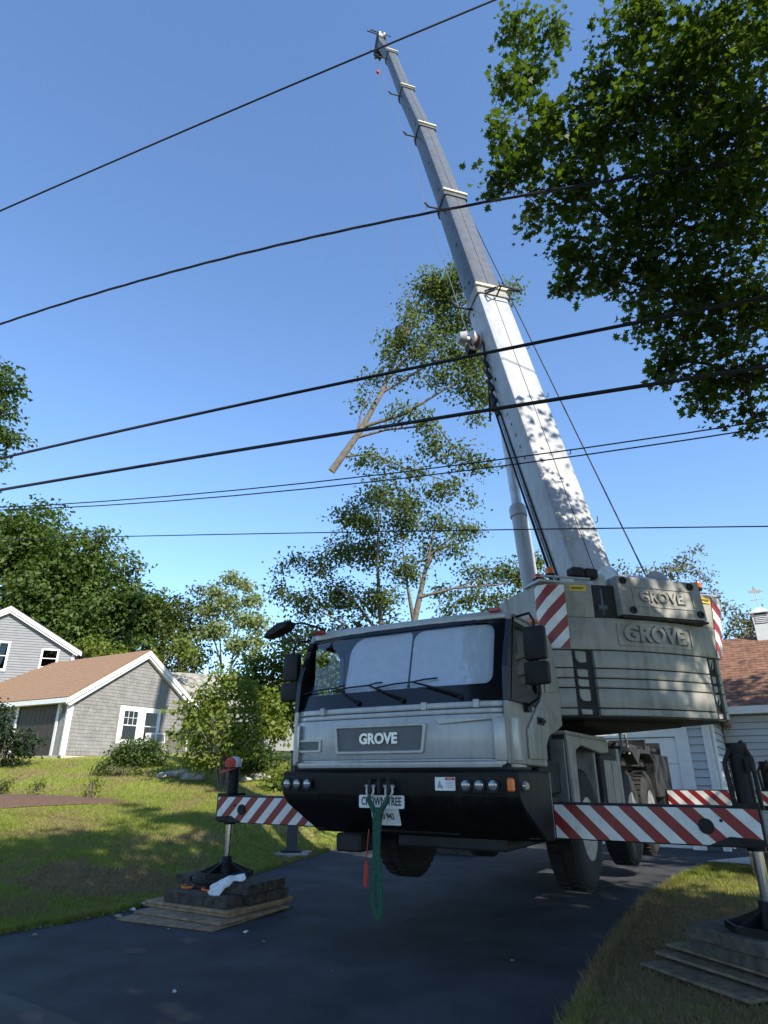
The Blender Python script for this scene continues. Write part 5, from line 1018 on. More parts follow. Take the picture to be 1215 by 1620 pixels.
# towel draped over the corner
def draped(name, path, wid, mat, label, cat, seed=2, folds=3.2):
    r_ = random.Random(seed); nx, ny = 15, len(path)*5; P_ = [Vector(p) for p in path]; b = T(); vs = []
    for j in range(ny+1):
        f_ = j/ny*(len(P_)-1); i = min(int(f_), len(P_)-2); p = P_[i].lerp(P_[i+1], f_-i)
        d = (P_[i+1]-P_[i]).normalized(); side = Vector((.85, .5, 0)) if abs(d.z) < .6 else Vector((1, .1, 0)); side = (side-d*side.dot(d)).normalized(); nrm = side.cross(d)
        if nrm.z < 0 and abs(nrm.z) > .1 or nrm.y > .3: nrm = -nrm
        w_ = wid*(1+.25*math.sin(j*.35+seed))
        for q in range(nx+1):
            t = q/nx-.5; h = .028*(1+math.sin(t*folds*6.28+j*.22+math.sin(j*.4)))*(1-.5*abs(t))+.012*math.sin(t*17+j*.9)
            vs.append(tuple(p+side*(t*w_)+nrm*(h+.03)))
    top = [(j*(nx+1)+q, j*(nx+1)+q+1, (j+1)*(nx+1)+q+1, (j+1)*(nx+1)+q) for j in range(ny) for q in range(nx)]
    b.raw(vs, top); o = mk(name, b, mat, None, label, cat, smooth=80)
    so_ = o.modifiers.new('thickness', 'SOLIDIFY'); so_.thickness = .012; su = o.modifiers.new('smoothing', 'SUBSURF'); su.levels = su.render_levels = 1
    return o
draped('towel', [(-2.60, .86, .36), (-2.69, .74, .355), (-2.75, .64, .32), (-2.81, .60, .24), (-2.84, .57, .20)], .15, TOWEL, 'white towel draped over the corner of the dark timber cribbing', 'towel')

# cribbing under the right jack, on the grass
RS = frame((2.30, 6.84, 0), (.925, .38), (.376, -.927))
RB = 'under the right outrigger'
g2_ = 'boards and timbers under the right jack'
block('mat_board', RS, .0, 1.7, .02, 1.16, .01, .035, PLYGREY, 'lowest flat board '+RB+', reaching furthest over the grass', 'board', .0, .003, g2_, .004)
block('mat_board', RS, .26, 1.7, -.06, 1.22, .06, .085, PLYGREY, 'middle flat board of the three stepped boards '+RB, 'board', -.01, .003, g2_, .004)
block('mat_board', RS, .41, 1.7, -.07, 1.2, .105, .13, PLYGREY, 'topmost of the three stepped flat boards '+RB, 'board', .01, .003, g2_, .004)
for i in range(2): block('spacer_lath', RS, .55+.5*i, .62+.5*i, .05, 1.05, .036 if i == 0 else .086, .059 if i == 0 else .104, PLYGREY, ('lath between the lower two boards ' if i == 0 else 'lath between the upper two boards ')+RB, 'lath', 0, .002, g2_, .001)
block('cribbing_timber', RS, .40, .78, .20, 1.3, .133, .246, GREYTIMBER, 'grey timber at the outer left of the lower layer '+RB, 'timber', .0, .006, g2_, .006)
block('cribbing_timber', RS, .80, 1.20, .22, 1.35, .133, .246, GREYTIMBER, 'grey timber at the right of the lower layer '+RB, 'timber', .0, .006, g2_, .006)
block('cribbing_timber', RS, .33, 1.15, .26, .62, .249, .357, GREYTIMBER, 'weathered grey timber across the top '+RB+', behind the foot', 'timber', -.12, .006, g2_, .006)
block('cribbing_timber', RS, .33, 1.15, .64, 1.02, .249, .357, GREYTIMBER, 'weathered grey timber across the top '+RB+', nearest the street', 'timber', -.12, .006, g2_, .006)
for s, k0 in ((1, 8.36), (-1, 8.36)):
    nm = 'right' if s > 0 else 'left'
    for j in range(3): block('cribbing_timber', TRUCK, s*3.1-.5, s*3.1+.5, k0-.5+.34*j, k0-.5+.34*j+.32, .01, .357, TIMBER, 'dark timber block %s under the rear %s outrigger foot' % (('in front', 'in the middle', 'at the back')[j], nm), 'timber', 0, .006, 'timbers under the rear jacks', .006)

# ------------------------------------------------------------------ the load
hb = root('hook_block', (HK.x, HK.y, HK.z-.75), 'small black hook block at the end of the crane rope above the cut tree top', 'hook block')
b = B(); b.prism([(-.16, -.5), (.16, -.5), (.20, -.2), (.16, .05), (.06, .12), (-.06, .12), (-.16, .05), (-.20, -.2)], -.09, .09, 'xz'); b.fr = WORLD; b.v = [(x+HK.x, y+HK.y, z+HK.z-.12) for x, y, z in b.v]; mk('block', b, BLACK, hb, bevel=.03)
b = B(); b.tube([HK+Vector((0, 0, -.6)), HK+Vector((0, 0, -.75)), HK+Vector((.1, 0, -.85)), HK+Vector((.08, 0, -.98)), HK+Vector((-.05, 0, -1.0)), HK+Vector((-.1, 0, -.92))], [.04, .04, .04, .035, .03, .02]); mk('hook', b, STEEL, hb)

# ------------------------------------------------------------------ trees
MAPLE = [(0, -.5), (.07, -.22), (.30, -.36), (.25, -.16), (.52, -.02), (.30, .06), (.36, .28), (.14, .17), (0, .55), (-.14, .17), (-.36, .28), (-.30, .06), (-.52, -.02), (-.25, -.16), (-.30, -.36), (-.07, -.22)]
DIAM = [(0, -.5), (.36, -.05), (.0, .55), (-.36, -.05)]
def leaf_field(blobs, dens, per, spread, size, seed, up=.55, fill=.42, droop=.15, spray=False):
    r = np.random.default_rng(seed); P, Nn, Tn = [], [], []
    for c, rad in blobs:
        c = np.array(c); rad = np.array(rad if hasattr(rad, '__len__') else (rad, rad, rad*.85)); n = max(7, int(dens*rad[0]*(rad[2]+rad[0])*.5))
        d = r.normal(size=(n, 3)); d /= np.linalg.norm(d, axis=1)[:, None]; q = d*(r.random(n)**fill)[:, None]*rad+c
        m = np.maximum(2, r.poisson(per, n)); idx = np.repeat(np.arange(n), m); k = len(idx)
        if spray:                                                   # leaves strung along drooping twigs that run out from the bough
            t = .30+.75*r.random(k)**.8; q_ = c+d[idx]*t[:, None]*rad*(.55+.5*r.random(n))[idx][:, None]; q_[:, 2] -= .22*t*t*rad[2]
            P.append(q_+r.normal(size=(k, 3))*spread*.5); Nn.append(d[idx]*.25+np.array([0, 0, .8])+r.normal(size=(k, 3))*.42); Tn.append(np.clip(r.random(n)[idx]*.5+r.random(k)*.5, 0, 1)); continue
        off = r.normal(size=(k, 3))*spread*np.array([1, 1, .55]); off[:, 2] -= droop*np.linalg.norm(off[:, :2], axis=1)
        P.append(q[idx]+off); nn = d[idx]*.5+np.array([0, 0, up])+r.normal(size=(k, 3))*.5; Nn.append(nn); Tn.append(np.clip(r.random(n)[idx]*.5+r.random(k)*.5, 0, 1))
    return np.concatenate(P), np.concatenate(Nn), np.concatenate(Tn)
def leaf_mesh(name, P, Nn, Tn, size, tmpl, mat, seed, sel=None):
    r = np.random.default_rng(seed); n = len(P); Nn = Nn/np.linalg.norm(Nn, axis=1)[:, None]
    a = r.normal(size=(n, 3)); a[:, 2] -= .6; a -= Nn*(a*Nn).sum(1)[:, None]; a /= np.linalg.norm(a, axis=1)[:, None]; b_ = np.cross(Nn, a)
    t = np.array(tmpl); s = size*r.uniform(.45, 1.3, n)
    bend = (np.abs(t[:, 0])*.45-np.abs(t[:, 1])*.25)
    V = P[:, None, :]+(b_[:, None, :]*t[None, :, 0, None]-a[:, None, :]*t[None, :, 1, None]*-1+Nn[:, None, :]*bend[None, :, None])*s[:, None, None]
    return V
def tree(name, label, base, top, r0, blobs, dens, per, spread, size, lmat, bmat=None, tmpl=DIAM, seed=1, limbs=(), group=None, cat='tree', up=.55, fill=.42, nl=8, spray=False, twigs=0, singles=0, view=None, stems=None):
    bmat = bmat or BARK; base = Vector(base); top = Vector(top); rr = random.Random(seed)
    rt = root(name, base, label, cat, group); b = B()
    if r0:
        pts = [base.lerp(top, f)+Vector((rr.uniform(-1, 1), rr.uniform(-1, 1), 0))*r0*.8*(1 if 0 < f < 1 else 0) for f in np.linspace(0, 1, 7)]
        b.tube([base-Vector((0, 0, .2))]+pts, [r0*1.5]+[r0*(1.15-.95*f) for f in np.linspace(0, 1, 7)], 10)
        bl = sorted(blobs, key=lambda q: -(q[1][0] if hasattr(q[1], '__len__') else q[1]))[:nl]
        for c, rad in bl:
            c = Vector(c); f = min(.8, max(.28, (c.z-base.z)/(top.z-base.z+.01)*.55)); p = base.lerp(top, f); h = (c-p).length
            m_ = p.lerp(c, .5)+Vector((rr.uniform(-.12, .12)*h, rr.uniform(-.12, .12)*h, .10*h))
            rb = r0*.42; b.tube([p, p.lerp(m_, .5)+Vector((0, 0, .03*h)), m_, m_.lerp(c, .6), c], [rb, rb*.8, rb*.6, rb*.4, rb*.15], 7)
    for pts, ra, rb in limbs:
        n_ = len(pts); b.tube(pts, [ra+(rb-ra)*i/(n_-1) for i in range(n_)], 8)
    for c, rad in blobs:                                            # fine twigs that carry the leaves
        c = Vector(c); rd = rad[0] if hasattr(rad, '__len__') else rad
        for q in range(int(twigs*(.6+rd*.6))):
            d = Vector((rr.gauss(0, 1), rr.gauss(0, 1), rr.gauss(0, .7))).normalized()*rd*rr.uniform(.6, .95); b.tube([c-d*.12, c+d*.5+Vector((0, 0, .02)), c+d-Vector((0, 0, .12*rd))], [.011, .007, .003], 4)
    if b.v: mk('trunk', b, bmat, rt, smooth=60)
    P, Nn, Tn = leaf_field(blobs, dens, per, spread, size, seed, up, fill, .15, spray)
    V = leaf_mesh('crown', P, Nn, Tn, size, tmpl, lmat, seed+9)
    if singles:
        v = P[:, 1]*CP+(P[:, 2]-1.6)*SP; px = P[:, 0]/v; py = (-P[:, 1]*SP+(P[:, 2]-1.6)*CP)/v
        ok = np.where((abs(px) < .6) & (abs(py) < .8), v, 1e9); pick = np.argsort(ok)[:singles]
        keep = np.ones(len(P), bool); keep[pick] = False
        for i in pick:
            c = P[i]; link('leaf', (lambda me: me)(np_mesh('leaf', V[i]-c, len(tmpl), lmat, np.array([Tn[i]]))), c, rt)
        V = V[keep]; Tn = Tn[keep]
    o = base; me = np_mesh('crown', V.reshape(-1, 3)-np.array(o), len(tmpl), lmat, Tn); props(link('crown', me, o, rt), kind='stuff'); return rt
def knit(bl, k):
    """swells the leaf masses a little and fills the gaps between near neighbours so that they read as one crown"""
    out = [(c, r_*k) for c, r_ in bl]
    for i in range(len(bl)):
        for j in range(i):
            a, c = Vector(bl[i][0]), Vector(bl[j][0]); m_ = (bl[i][1]+bl[j][1])/2
            if (a-c).length < 1.75*m_: out.append(((a+c)/2, m_*.7))
    return out
def shell(c, Rr, n, r0, r1, seed, low=-.5):
    r = random.Random(seed); out = []
    while len(out) < n:
        d = Vector((r.gauss(0, 1), r.gauss(0, 1), r.gauss(0, 1))).normalized()
        if d.z < low: continue
        k = r.uniform(.62, 1.0); out.append(((c[0]+d.x*Rr[0]*k, c[1]+d.y*Rr[1]*k, c[2]+d.z*Rr[2]*k), r.uniform(r0, r1)))
    return out
L_DARK = leaf_mat('leaf_dark', (.034, .062, .014), (.075, .115, .026), .30)
L_LEFT = leaf_mat('leaf_left', (.046, .080, .020), (.10, .145, .038), .34)
L_NEAR = leaf_mat('leaf_maple', (.042, .073, .014), (.090, .130, .022), .42, .42)
L_MID = leaf_mat('leaf_mid', (.040, .075, .020), (.085, .125, .034), .32)
L_CUT = leaf_mat('leaf_cut_tree', (.060, .088, .032), (.13, .16, .058), .42, .45)
L_PALE = leaf_mat('leaf_pale', (.16, .20, .10), (.27, .31, .17), .42)
L_OLIVE = leaf_mat('leaf_olive', (.055, .078, .022), (.105, .125, .038), .3)
L_YEL = leaf_mat('leaf_yellow_green', (.10, .14, .026), (.19, .23, .05), .42)
L_TAN = leaf_mat('leaf_greyish', (.10, .105, .060), (.19, .18, .12), .3)
L_CON = leaf_mat('leaf_conifer', (.012, .028, .012), (.028, .05, .02), .15)

# the big maple whose boughs reach in from the upper right
mb = [(at(px, py, Y), r_) for px, py, Y, r_ in (
    (815, 45, 6.3, .42), (800, 130, 6.3, .40), (840, 110, 6.4, .42), (790, 210, 6.5, .36), (820, 260, 6.5, .50), (790, 290, 6.6, .28), (860, 200, 6.3, .6), (880, 40, 6.0, .36), (900, 300, 6.6, .66), (850, 330, 6.7, .36),
    (905, 400, 6.8, .45), (900, 455, 6.9, .25), (955, 440, 6.9, .42), (985, 360, 6.6, .75), (960, 200, 6.2, .85), (1000, 40, 5.6, .75), (940, 130, 6.0, .42), (1060, 150, 5.8, 1.05), (1060, 300, 6.3, .95), (1040, 440, 6.8, .65), (1020, 500, 7.0, .42),
    (1150, 60, 5.4, 1.2), (1170, 230, 5.8, 1.15), (1150, 370, 6.3, 1.0), (1110, 490, 6.7, .75), (1050, 560, 7.1, .36), (1180, 500, 6.6, .8), (1110, 600, 7.1, .46), (1180, 600, 7.0, .55), (1120, 650, 7.2, .22), (1205, 660, 7.1, .3), (1045, 590, 7.2, .22))]
mout = [((6.6, 5.2, 8.2), 1.4), ((7.2, 6.4, 9.4), 1.6), ((8.2, 4.8, 10.5), 2.0), ((6.2, 4.2, 11.2), 1.7), ((5.0, 4.4, 12.6), 1.3), ((7.0, 6.2, 12.4), 1.7), ((8.8, 7.2, 11.5), 2.0), ((9.6, 4.0, 12.6), 2.2), ((7.0, 2.4, 9.6), 1.8), ((5.8, 2.2, 11.6), 1.5), ((8.6, 1.2, 11.2), 2.1), ((10.6, 6.4, 9.2), 1.8), ((11.4, 3.6, 10.0), 1.9), ((9.0, 8.4, 9.0), 1.4), ((6.6, .4, 10.6), 1.6), ((7.4, 3.8, 13.4), 1.6), ((3.6, 3.4, 12.0), .9), ((8.6, 3.0, 8.0), 1.4)]
mlimb = []
hubp = Vector((8.8, 4.2, 5.2))
for tgt, ra in ((at(1150, 370, 6.3), .15), (at(1060, 150, 5.8), .13), (at(1150, 60, 5.4), .12), (at(1110, 490, 6.7), .11), (at(1180, 600, 7.0), .08)):
    m_ = hubp.lerp(tgt, .55)+Vector((0, 0, .35)); mlimb.append(([hubp, hubp.lerp(m_, .5), m_, m_.lerp(tgt, .6)+Vector((0, 0, .08)), tgt], ra, .02))
for a_, c_ in (((1150, 370, 6.3), (985, 360, 6.6)), ((985, 360, 6.6), (880, 290, 6.6)), ((1060, 150, 5.8), (860, 180, 6.3)), ((1110, 490, 6.7), (960, 440, 6.9)), ((1150, 370, 6.3), (1040, 440, 6.8)), ((1180, 600, 7.0), (1060, 570, 7.1)), ((1180, 600, 7), (1195, 670, 7.1))):
    p_, q_ = at(*a_), at(*c_); mlimb.append(([p_, p_.lerp(q_, .5)+Vector((0, 0, .10)), q_], .04, .008))
mp = tree('maple_tree', 'large dark green maple whose leafy boughs hang into view at the upper right', (8.9, 4.0, 0), (8.6, 4.2, 11.5), .34, mb, 100, 15, .17, .115, L_NEAR, tmpl=MAPLE, seed=21, limbs=mlimb, up=.45, fill=.5, nl=0, singles=280, spray=True, twigs=7)
P_, N_, T_ = leaf_field(mout, 4.5, 9, .32, .2, 5, .5, .5); V_ = leaf_mesh('', P_, N_, T_, .20, DIAM, L_NEAR, 6)
props(link('crown', np_mesh('crown', V_.reshape(-1, 3)-np.array(WL[mp.name]), 4, L_NEAR, T_), WL[mp.name], mp), kind='stuff')

# street trees behind the viewpoint, the ones whose shade lies over the drive
ST = 'street trees along the near side of the road'
tree('street_tree', 'broad leafy street tree on the roadside right behind the viewpoint, throwing shade over the drive', (4.2, -3.6, 0), (4.2, -3.6, 9), .3, shell((4.2, -2.4, 10.2), (5.6, 4.8, 4.9), 62, 1.1, 1.7, 31, -.7), 46, 10, .36, .30, L_DARK, seed=31, group=ST)
tree('street_tree', 'tall leafy street tree on the roadside to the left behind the viewpoint', (-4.5, -7, 0), (-4.5, -7, 11), .34, shell((-4.0, -7, 11.5), (5.5, 4.4, 5.4), 44, 1.2, 1.8, 32, -.6), 20, 10, .36, .28, L_DARK, seed=32, group=ST)
tree('street_tree', 'tall leafy street tree on the roadside far to the right behind the viewpoint', (11.5, -3.5, 0), (11.5, -3.5, 7), .34, shell((11.2, -2.8, 7.6), (4.4, 4.2, 3.6), 40, 1.2, 1.8, 33, -.6), 20, 10, .36, .28, L_DARK, seed=33, group=ST)

tree('street_tree', 'smaller leafy street tree on the roadside close behind the viewpoint', (-1.2, -2.6, 0), (-1.2, -2.6, 8), .22, shell((-2.0, -2.0, 9.6), (4.2, 3.4, 4.5), 42, .9, 1.4, 34, -.7), 46, 10, .3, .28, L_DARK, seed=34, group=ST)
tree('yard_tree', 'leafy yard tree right of the drive, shading the walls of the sided house', (15.2, 9.5, 0), (15.2, 9.5, 9), .3, shell((15.2, 9.2, 8.2), (4.4, 4.2, 4.6), 40, 1.1, 1.7, 35, -.8), 22, 10, .34, .26, L_DARK, seed=35)

# cut tree top hanging from the hook
cb = [(at(px, py, 20+dy), r_) for px, py, dy, r_ in (
    (672, 455, .3, .62), (700, 470, 0, .8), (735, 445, -.4, .75), (660, 492, .2, .35), (700, 520, .4, .85), (750, 500, 0, .8), (720, 560, -.3, .8), (765, 570, .2, .75), (660, 560, .4, .45), (622, 540, 0, .45), (612, 560, .2, .3), (745, 610, .1, .75), (775, 630, 0, .5), (690, 600, .3, .45), (640, 540, -.5, .35), (655, 512, -.5, .40), (645, 486, -.4, .35), (625, 572, -.5, .30), (680, 535, -.5, .45), (668, 556, -.6, .35), (700, 590, -.5, .45), (690, 440, -.5, .5), (650, 530, -.6, .3), (800, 470, .6, .5), (812, 455, .8, .3), (720, 425, 0, .35),
    (590, 600, 0, .42), (572, 640, .1, .30), (635, 600, .2, .35), (645, 650, -.2, .48), (672, 668, 0, .36), (620, 660, .1, .25), (750, 660, 0, .35),
    (590, 718, 0, .34), (575, 732, .1, .2), (620, 735, .2, .42), (655, 745, 0, .45), (690, 715, .3, .5), (680, 690, .1, .3), (730, 722, 0, .5), (762, 735, .2, .42), (715, 765, -.2, .40), (745, 790, .1, .30), (650, 790, .3, .55), (610, 780, 0, .45), (690, 780, .2, .38))]
lim = [([at(525, 745, 20), at(568, 685, 20), at(603, 622, 20), at(638, 535, 20.1), at(655, 490, 20.2), at(685, 440, 20.3)], .138, .03),
       ([at(575, 675, 20), at(640, 655, 19.9), at(700, 618, 19.8), at(765, 585, 19.9)], .075, .02), ([at(565, 692, 20), at(610, 680, 20.1), at(690, 672, 20.2), at(730, 722, 20)], .06, .02),
       ([at(546, 722, 20), at(590, 718, 20.1), at(640, 740, 20.2), at(735, 770, 20)], .045, .012), ([at(566, 682, 20), at(572, 650, 20), at(600, 600, 20)], .045, .01),
       ([at(612, 600, 20), at(650, 560, 20.2), at(720, 520, 20.3), at(760, 470, 20)], .08, .02), ([at(630, 555, 20), at(642, 500, 19.8), at(650, 455, 19.8)], .06, .01), ([at(640, 530, 20), at(690, 480, 20), at(735, 430, 19.8)], .07, .012), ([at(603, 622, 20), at(690, 570, 20), at(760, 560, 20)], .06, .012)]
ct = tree('cut_tree_top', 'sawn off leafy tree top hanging in the air from the crane hook', at(525, 745, 20), at(685, 440, 20), 0, knit(cb, 1.2), 64, 12, .25, .145, L_CUT, BARKL, seed=41, limbs=lim, fill=.75, up=.4, twigs=4)
b = B(); e0 = at(525, 745, 20); e1_ = at(568, 685, 20); b.lathe(e0-(e1_-e0).normalized()*.004, tuple((e1_-e0).normalized()), [(.0, 0), (.140, 0), (.140, .01), (.0, .01)], 16); mk('sawn_end', b, CUTWOOD, ct)
b = B(); b.tube([HK+Vector((0, 0, -1.0)), at(637, 545, 20.0), at(630, 556, 20.2), at(640, 552, 19.85), HK+Vector((0.02, 0, -1.0))], .02, 6); mk('choker_sling', b, WIRE, None, 'black choker sling tied round the stem of the hanging tree top', 'sling')

# the tree being taken down, standing behind the truck
sb = [(at(px, py, Y), r_) for px, py, Y, r_ in (
    (560, 815, 26, .8), (600, 785, 26, .75), (640, 830, 26.5, .8), (545, 870, 26, .8), (590, 870, 27, 1.0), (640, 900, 26, .8), (505, 895, 26, .6), (470, 885, 26, .42), (450, 900, 26.2, .3), (445, 935, 26, .45), (485, 955, 26, .75), (535, 940, 27, .95), (600, 950, 26, .9), (620, 1000, 27, .8), (560, 1000, 27, .9), (500, 1005, 27, .8), (462, 1010, 28, .7),
    (695, 825, 26, .6), (735, 838, 26, .62), (720, 870, 25.6, .5), (680, 865, 26.5, .5), (755, 905, 26.4, .6), (800, 905, 26.6, .65), (838, 915, 26.6, .65), (825, 945, 26.2, .55), (745, 945, 26, .6), (715, 965, 26, .45), (785, 950, 26.5, .55), (850, 890, 27, .5), (640, 800, 25.6, .5), (585, 830, 25.5, .55), (700, 935, 26.5, .4))]
sl2 = [([at(640, 1060, 26.3)-Vector((0, 0, 5.6)), at(640, 1060, 26.3), at(655, 985, 26.2), at(668, 925, 26), at(678, 880, 26), at(720, 845, 26)], .20, .04), ([at(672, 905, 26), at(690, 868, 25.8), at(745, 855, 25.7)], .08, .02), ([at(664, 945, 26), at(720, 930, 25.8), at(760, 915, 25.8)], .07, .02), ([at(678, 880, 26), at(684, 850, 25.8), at(690, 815, 25.8)], .07, .015),
       ([at(610, 1050, 26.2), at(600, 960, 26), at(597, 880, 25.8), at(600, 790, 25.8)], .12, .02), ([at(605, 1010, 26), at(560, 950, 26), at(500, 905, 26)], .08, .015), ([at(655, 985, 26.2), at(645, 930, 26), at(635, 850, 25.8)], .10, .02), ([at(610, 1040, 26), at(540, 985, 26), at(450, 935, 26)], .07, .012), ([at(720, 930, 25.8), at(790, 925, 26), at(840, 905, 26.3)], .06, .012)]
tree('half_felled_tree', 'thinned standing tree with bare pale limbs right behind the crane truck cab', (1.0, 26.3, 0), (1.2, 26.3, 10), 0, knit(sb, 1.22), 78, 12, .30, .155, L_CUT, BARKL, seed=51, limbs=sl2, fill=.75, twigs=4)

gz_ = lambda x, y: float(ground_z(x, y))
# left background
TB = 'background trees beyond the left house'
tree('shade_tree', 'huge dense dark green tree rising above the roofs at the far left', (-28, 46, 3), (-28, 46, 17), .6, shell((-28.5, 46, 11.5), (7.6, 6, 8.6), 64, 1.5, 2.5, 61, -.55)+[(at(110, 880, 43), 2.4), (at(150, 860, 44), 1.6), (at(60, 830, 44), 2.2), (at(10, 850, 44), 2.6), (at(60, 930, 42), 2.6), (at(20, 1000, 42), 2.6)], 26, 10, .5, .34, L_LEFT, seed=61, group=TB, fill=.3)
tree('shade_tree', 'dense rounded dark green tree stepping down to the right of the huge one', (-18.5, 45, 3), (-18.5, 45, 12), .45, shell((-19, 45, 8.5), (4.2, 4, 5.6), 36, 1.2, 1.9, 62, -.7)+[(at(190, 900, 43), 1.6), (at(215, 950, 43), 1.5), (at(160, 960, 42), 2.0), (at(240, 960, 44), 1.2)], 28, 10, .45, .32, L_LEFT, seed=62, group=TB, fill=.3)
tree('olive_tree', 'feathery olive green tree between the dark trees and the airy pale one', (-13.6, 43, 3), (-13.6, 43, 10), .22, [(at(px, py, 43), r_) for px, py, r_ in ((290, 965, 1.0), (265, 990, 1.0), (305, 995, 1.1), (280, 1020, 1.3), (310, 1040, 1.2), (250, 1030, 1.1), (250, 960, .7), (325, 960, .6), (240, 1050, 1.2), (290, 1060, 1.2), (315, 935, .5))], 70, 9, .34, .22, L_OLIVE, seed=63, group=TB)
ab = [(at(px, py, 42), r_) for px, py, r_ in ((365, 915, .7), (385, 925, .7), (340, 935, .8), (400, 950, .8), (360, 955, 1.0), (330, 965, .9), (385, 980, 1.0), (410, 985, .8), (345, 995, 1.0), (405, 1015, .8), (375, 1020, 1.0), (330, 1000, .8), (400, 1040, .7))]
al = [([at(352, 1090, 42)-Vector((0, 0, 2)), at(350, 1060, 42), at(348, 1010, 42), at(345, 950, 42)], .10, .02), ([at(362, 1080, 42), at(368, 1040, 42), at(378, 990, 42), at(370, 920, 42)], .09, .015), ([at(362, 1060, 42), at(390, 1010, 42), at(410, 970, 42)], .07, .012), ([at(350, 1050, 42), at(335, 1000, 42), at(330, 960, 42)], .07, .012), ([at(368, 1040, 42), at(400, 1010, 42), at(415, 1000, 42)], .05, .01)]
tree('airy_tree', 'tall airy pale green tree with thin dark stems against the sky', (-10.9, 42, 3), (-10.6, 42, 8), 0, ab, 95, 7, .30, .24, L_PALE, seed=64, limbs=al, group=TB, fill=.8)
tree('leafy_bough_tree', 'green tree reaching in at the left edge above the wires', (-17.5, 20.5, 1.5), (-16.5, 20.5, 13), .3, [(at(px, py, 20), r_) for px, py, r_ in ((5, 590, .55), (22, 612, .4), (-20, 620, .9), (10, 650, .45), (25, 690, .38), (0, 690, .5), (-25, 690, .9), (0, 735, .25), (-60, 640, 1.2), (-5, 860, .4), (-70, 760, 1.3), (-60, 850, 1.0))], 110, 9, .22, .17, L_MID, seed=65, group=TB)
tree('thicket_tree', 'dark leafy tree behind the yellow green shrub, left of the truck cab', (-6.2, 34, 2.5), (-6.2, 34, 6), .2, [(at(px, py, 33), r_) for px, py, r_ in ((430, 1050, .9), (400, 1060, .9), (455, 1040, .8), (460, 1080, .9), (420, 1090, 1.0), (470, 1110, .9), (390, 1090, .9), (490, 1060, .9), (520, 1080, 1.0), (450, 1130, .9), (560, 1100, 1.0))], 70, 9, .34, .22, L_MID, seed=66, group=TB)
tree('lilac_bush', 'bright green bush seen through the left part of the truck windshield', (-2.2, 24.5, gz_(-2.2, 24.5)), (-2.2, 24.5, 3), 0, [(at(px, py, 24), r_) for px, py, r_ in ((480, 1080, .7), (505, 1050, .8), (540, 1060, .8), (520, 1095, .8), (560, 1100, .7), (495, 1110, .7), (545, 1130, .8))], 110, 9, .22, .16, L_YEL, seed=66, cat='bush')
tree('young_tree', 'young light green tree rising behind the grey garage roof', (-12.6, 36, 2.6), (-12.6, 36, 7), .12, [(at(px, py, 36), r_) for px, py, r_ in ((160, 1030, .7), (145, 1020, .6), (185, 1035, .6), (130, 1020, .5), (290, 1015, .6), (300, 1035, .6), (240, 1045, .7))], 70, 9, .3, .2, L_YEL, seed=67, group=TB)
tree('background_tree', 'greyish olive tree behind the counterweight and the right garage roof', (15.5, 32, 0), (15.5, 32, 9), .25, [(at(px, py, 31), r_) for px, py, r_ in ((1080, 885, .45), (1060, 900, .6), (1095, 900, .5), (1040, 915, .6), (1010, 905, .4), (985, 900, .35), (1115, 915, .4), (1170, 975, .6), (1195, 985, .7), (1185, 1000, .7), (1160, 1000, .5), (1210, 1010, .6), (1120, 950, .8), (1060, 950, 1.), (1100, 870, .25), (1150, 960, .4))], 90, 7, .28, .17, L_TAN, seed=68, fill=.7)
tree('hedge_tree', 'dense green tree closing the view far behind the crane truck', (9, 40, 1), (9, 40, 6), .25, shell((8, 40, 3.6), (9, 3, 3.2), 40, 1.2, 1.8, 69, -.9), 16, 9, .45, .3, L_MID, seed=69, group=TB, fill=.4)
# shrubs and plants
gz_ = lambda x, y: float(ground_z(x, y))
def stems(cx, cy, z, n, h, sp, seed):
    r = random.Random(seed); out = []
    for i in range(n):
        a = r.uniform(0, 6.28); d = r.uniform(.3, 1)*sp; out.append(([Vector((cx+.12*math.cos(a), cy+.12*math.sin(a), z-.1)), Vector((cx+.35*d*math.cos(a), cy+.35*d*math.sin(a), z+h*.5)), Vector((cx+d*math.cos(a), cy+d*math.sin(a), z+h))], .035, .01))
    return out
zz = gz_(-4.9, 21)
tree('flowering_shrub', 'tall rounded yellow green shrub with tangled stems on the lawn', (-4.9, 21, zz), (-4.9, 21, zz+2), 0, [(at(px, py, 21+dy), r_) for px, py, dy, r_ in ((340, 1100, .2, .6), (375, 1082, 0, .55), (410, 1110, .1, .6), (350, 1140, -.3, .7), (395, 1150, -.4, .7), (430, 1140, 0, .5), (310, 1130, .2, .5), (300, 1160, 0, .4), (320, 1180, -.2, .45), (440, 1160, 0, .35), (375, 1180, -.5, .5), (330, 1205, 0, .3), (305, 1200, .1, .3), (435, 1115, 0, .4), (290, 1120, .2, .3), (350, 1065, 0, .3))], 150, 10, .22, .15, L_YEL, BARKL, seed=71, limbs=stems(-4.9, 21, zz, 16, 1.8, 1.3, 3), cat='shrub')
zz = gz_(-9.0, 24.2)
tree('foundation_bush', 'low dark green bush under the double window of the shingled garage', (-9.0, 24.2, zz), (-9, 24.2, zz+.5), 0, [(at(px, py, 24.2), r_) for px, py, r_ in ((190, 1195, .45), (215, 1185, .5), (245, 1195, .45), (220, 1210, .5), (180, 1212, .4), (255, 1215, .4), (200, 1178, .3), (235, 1178, .3))], 330, 9, .14, .10, L_MID, seed=72, limbs=stems(-9, 24.2, zz, 8, .7, .7, 4), cat='bush')
zz = gz_(-10.0, 22.6)
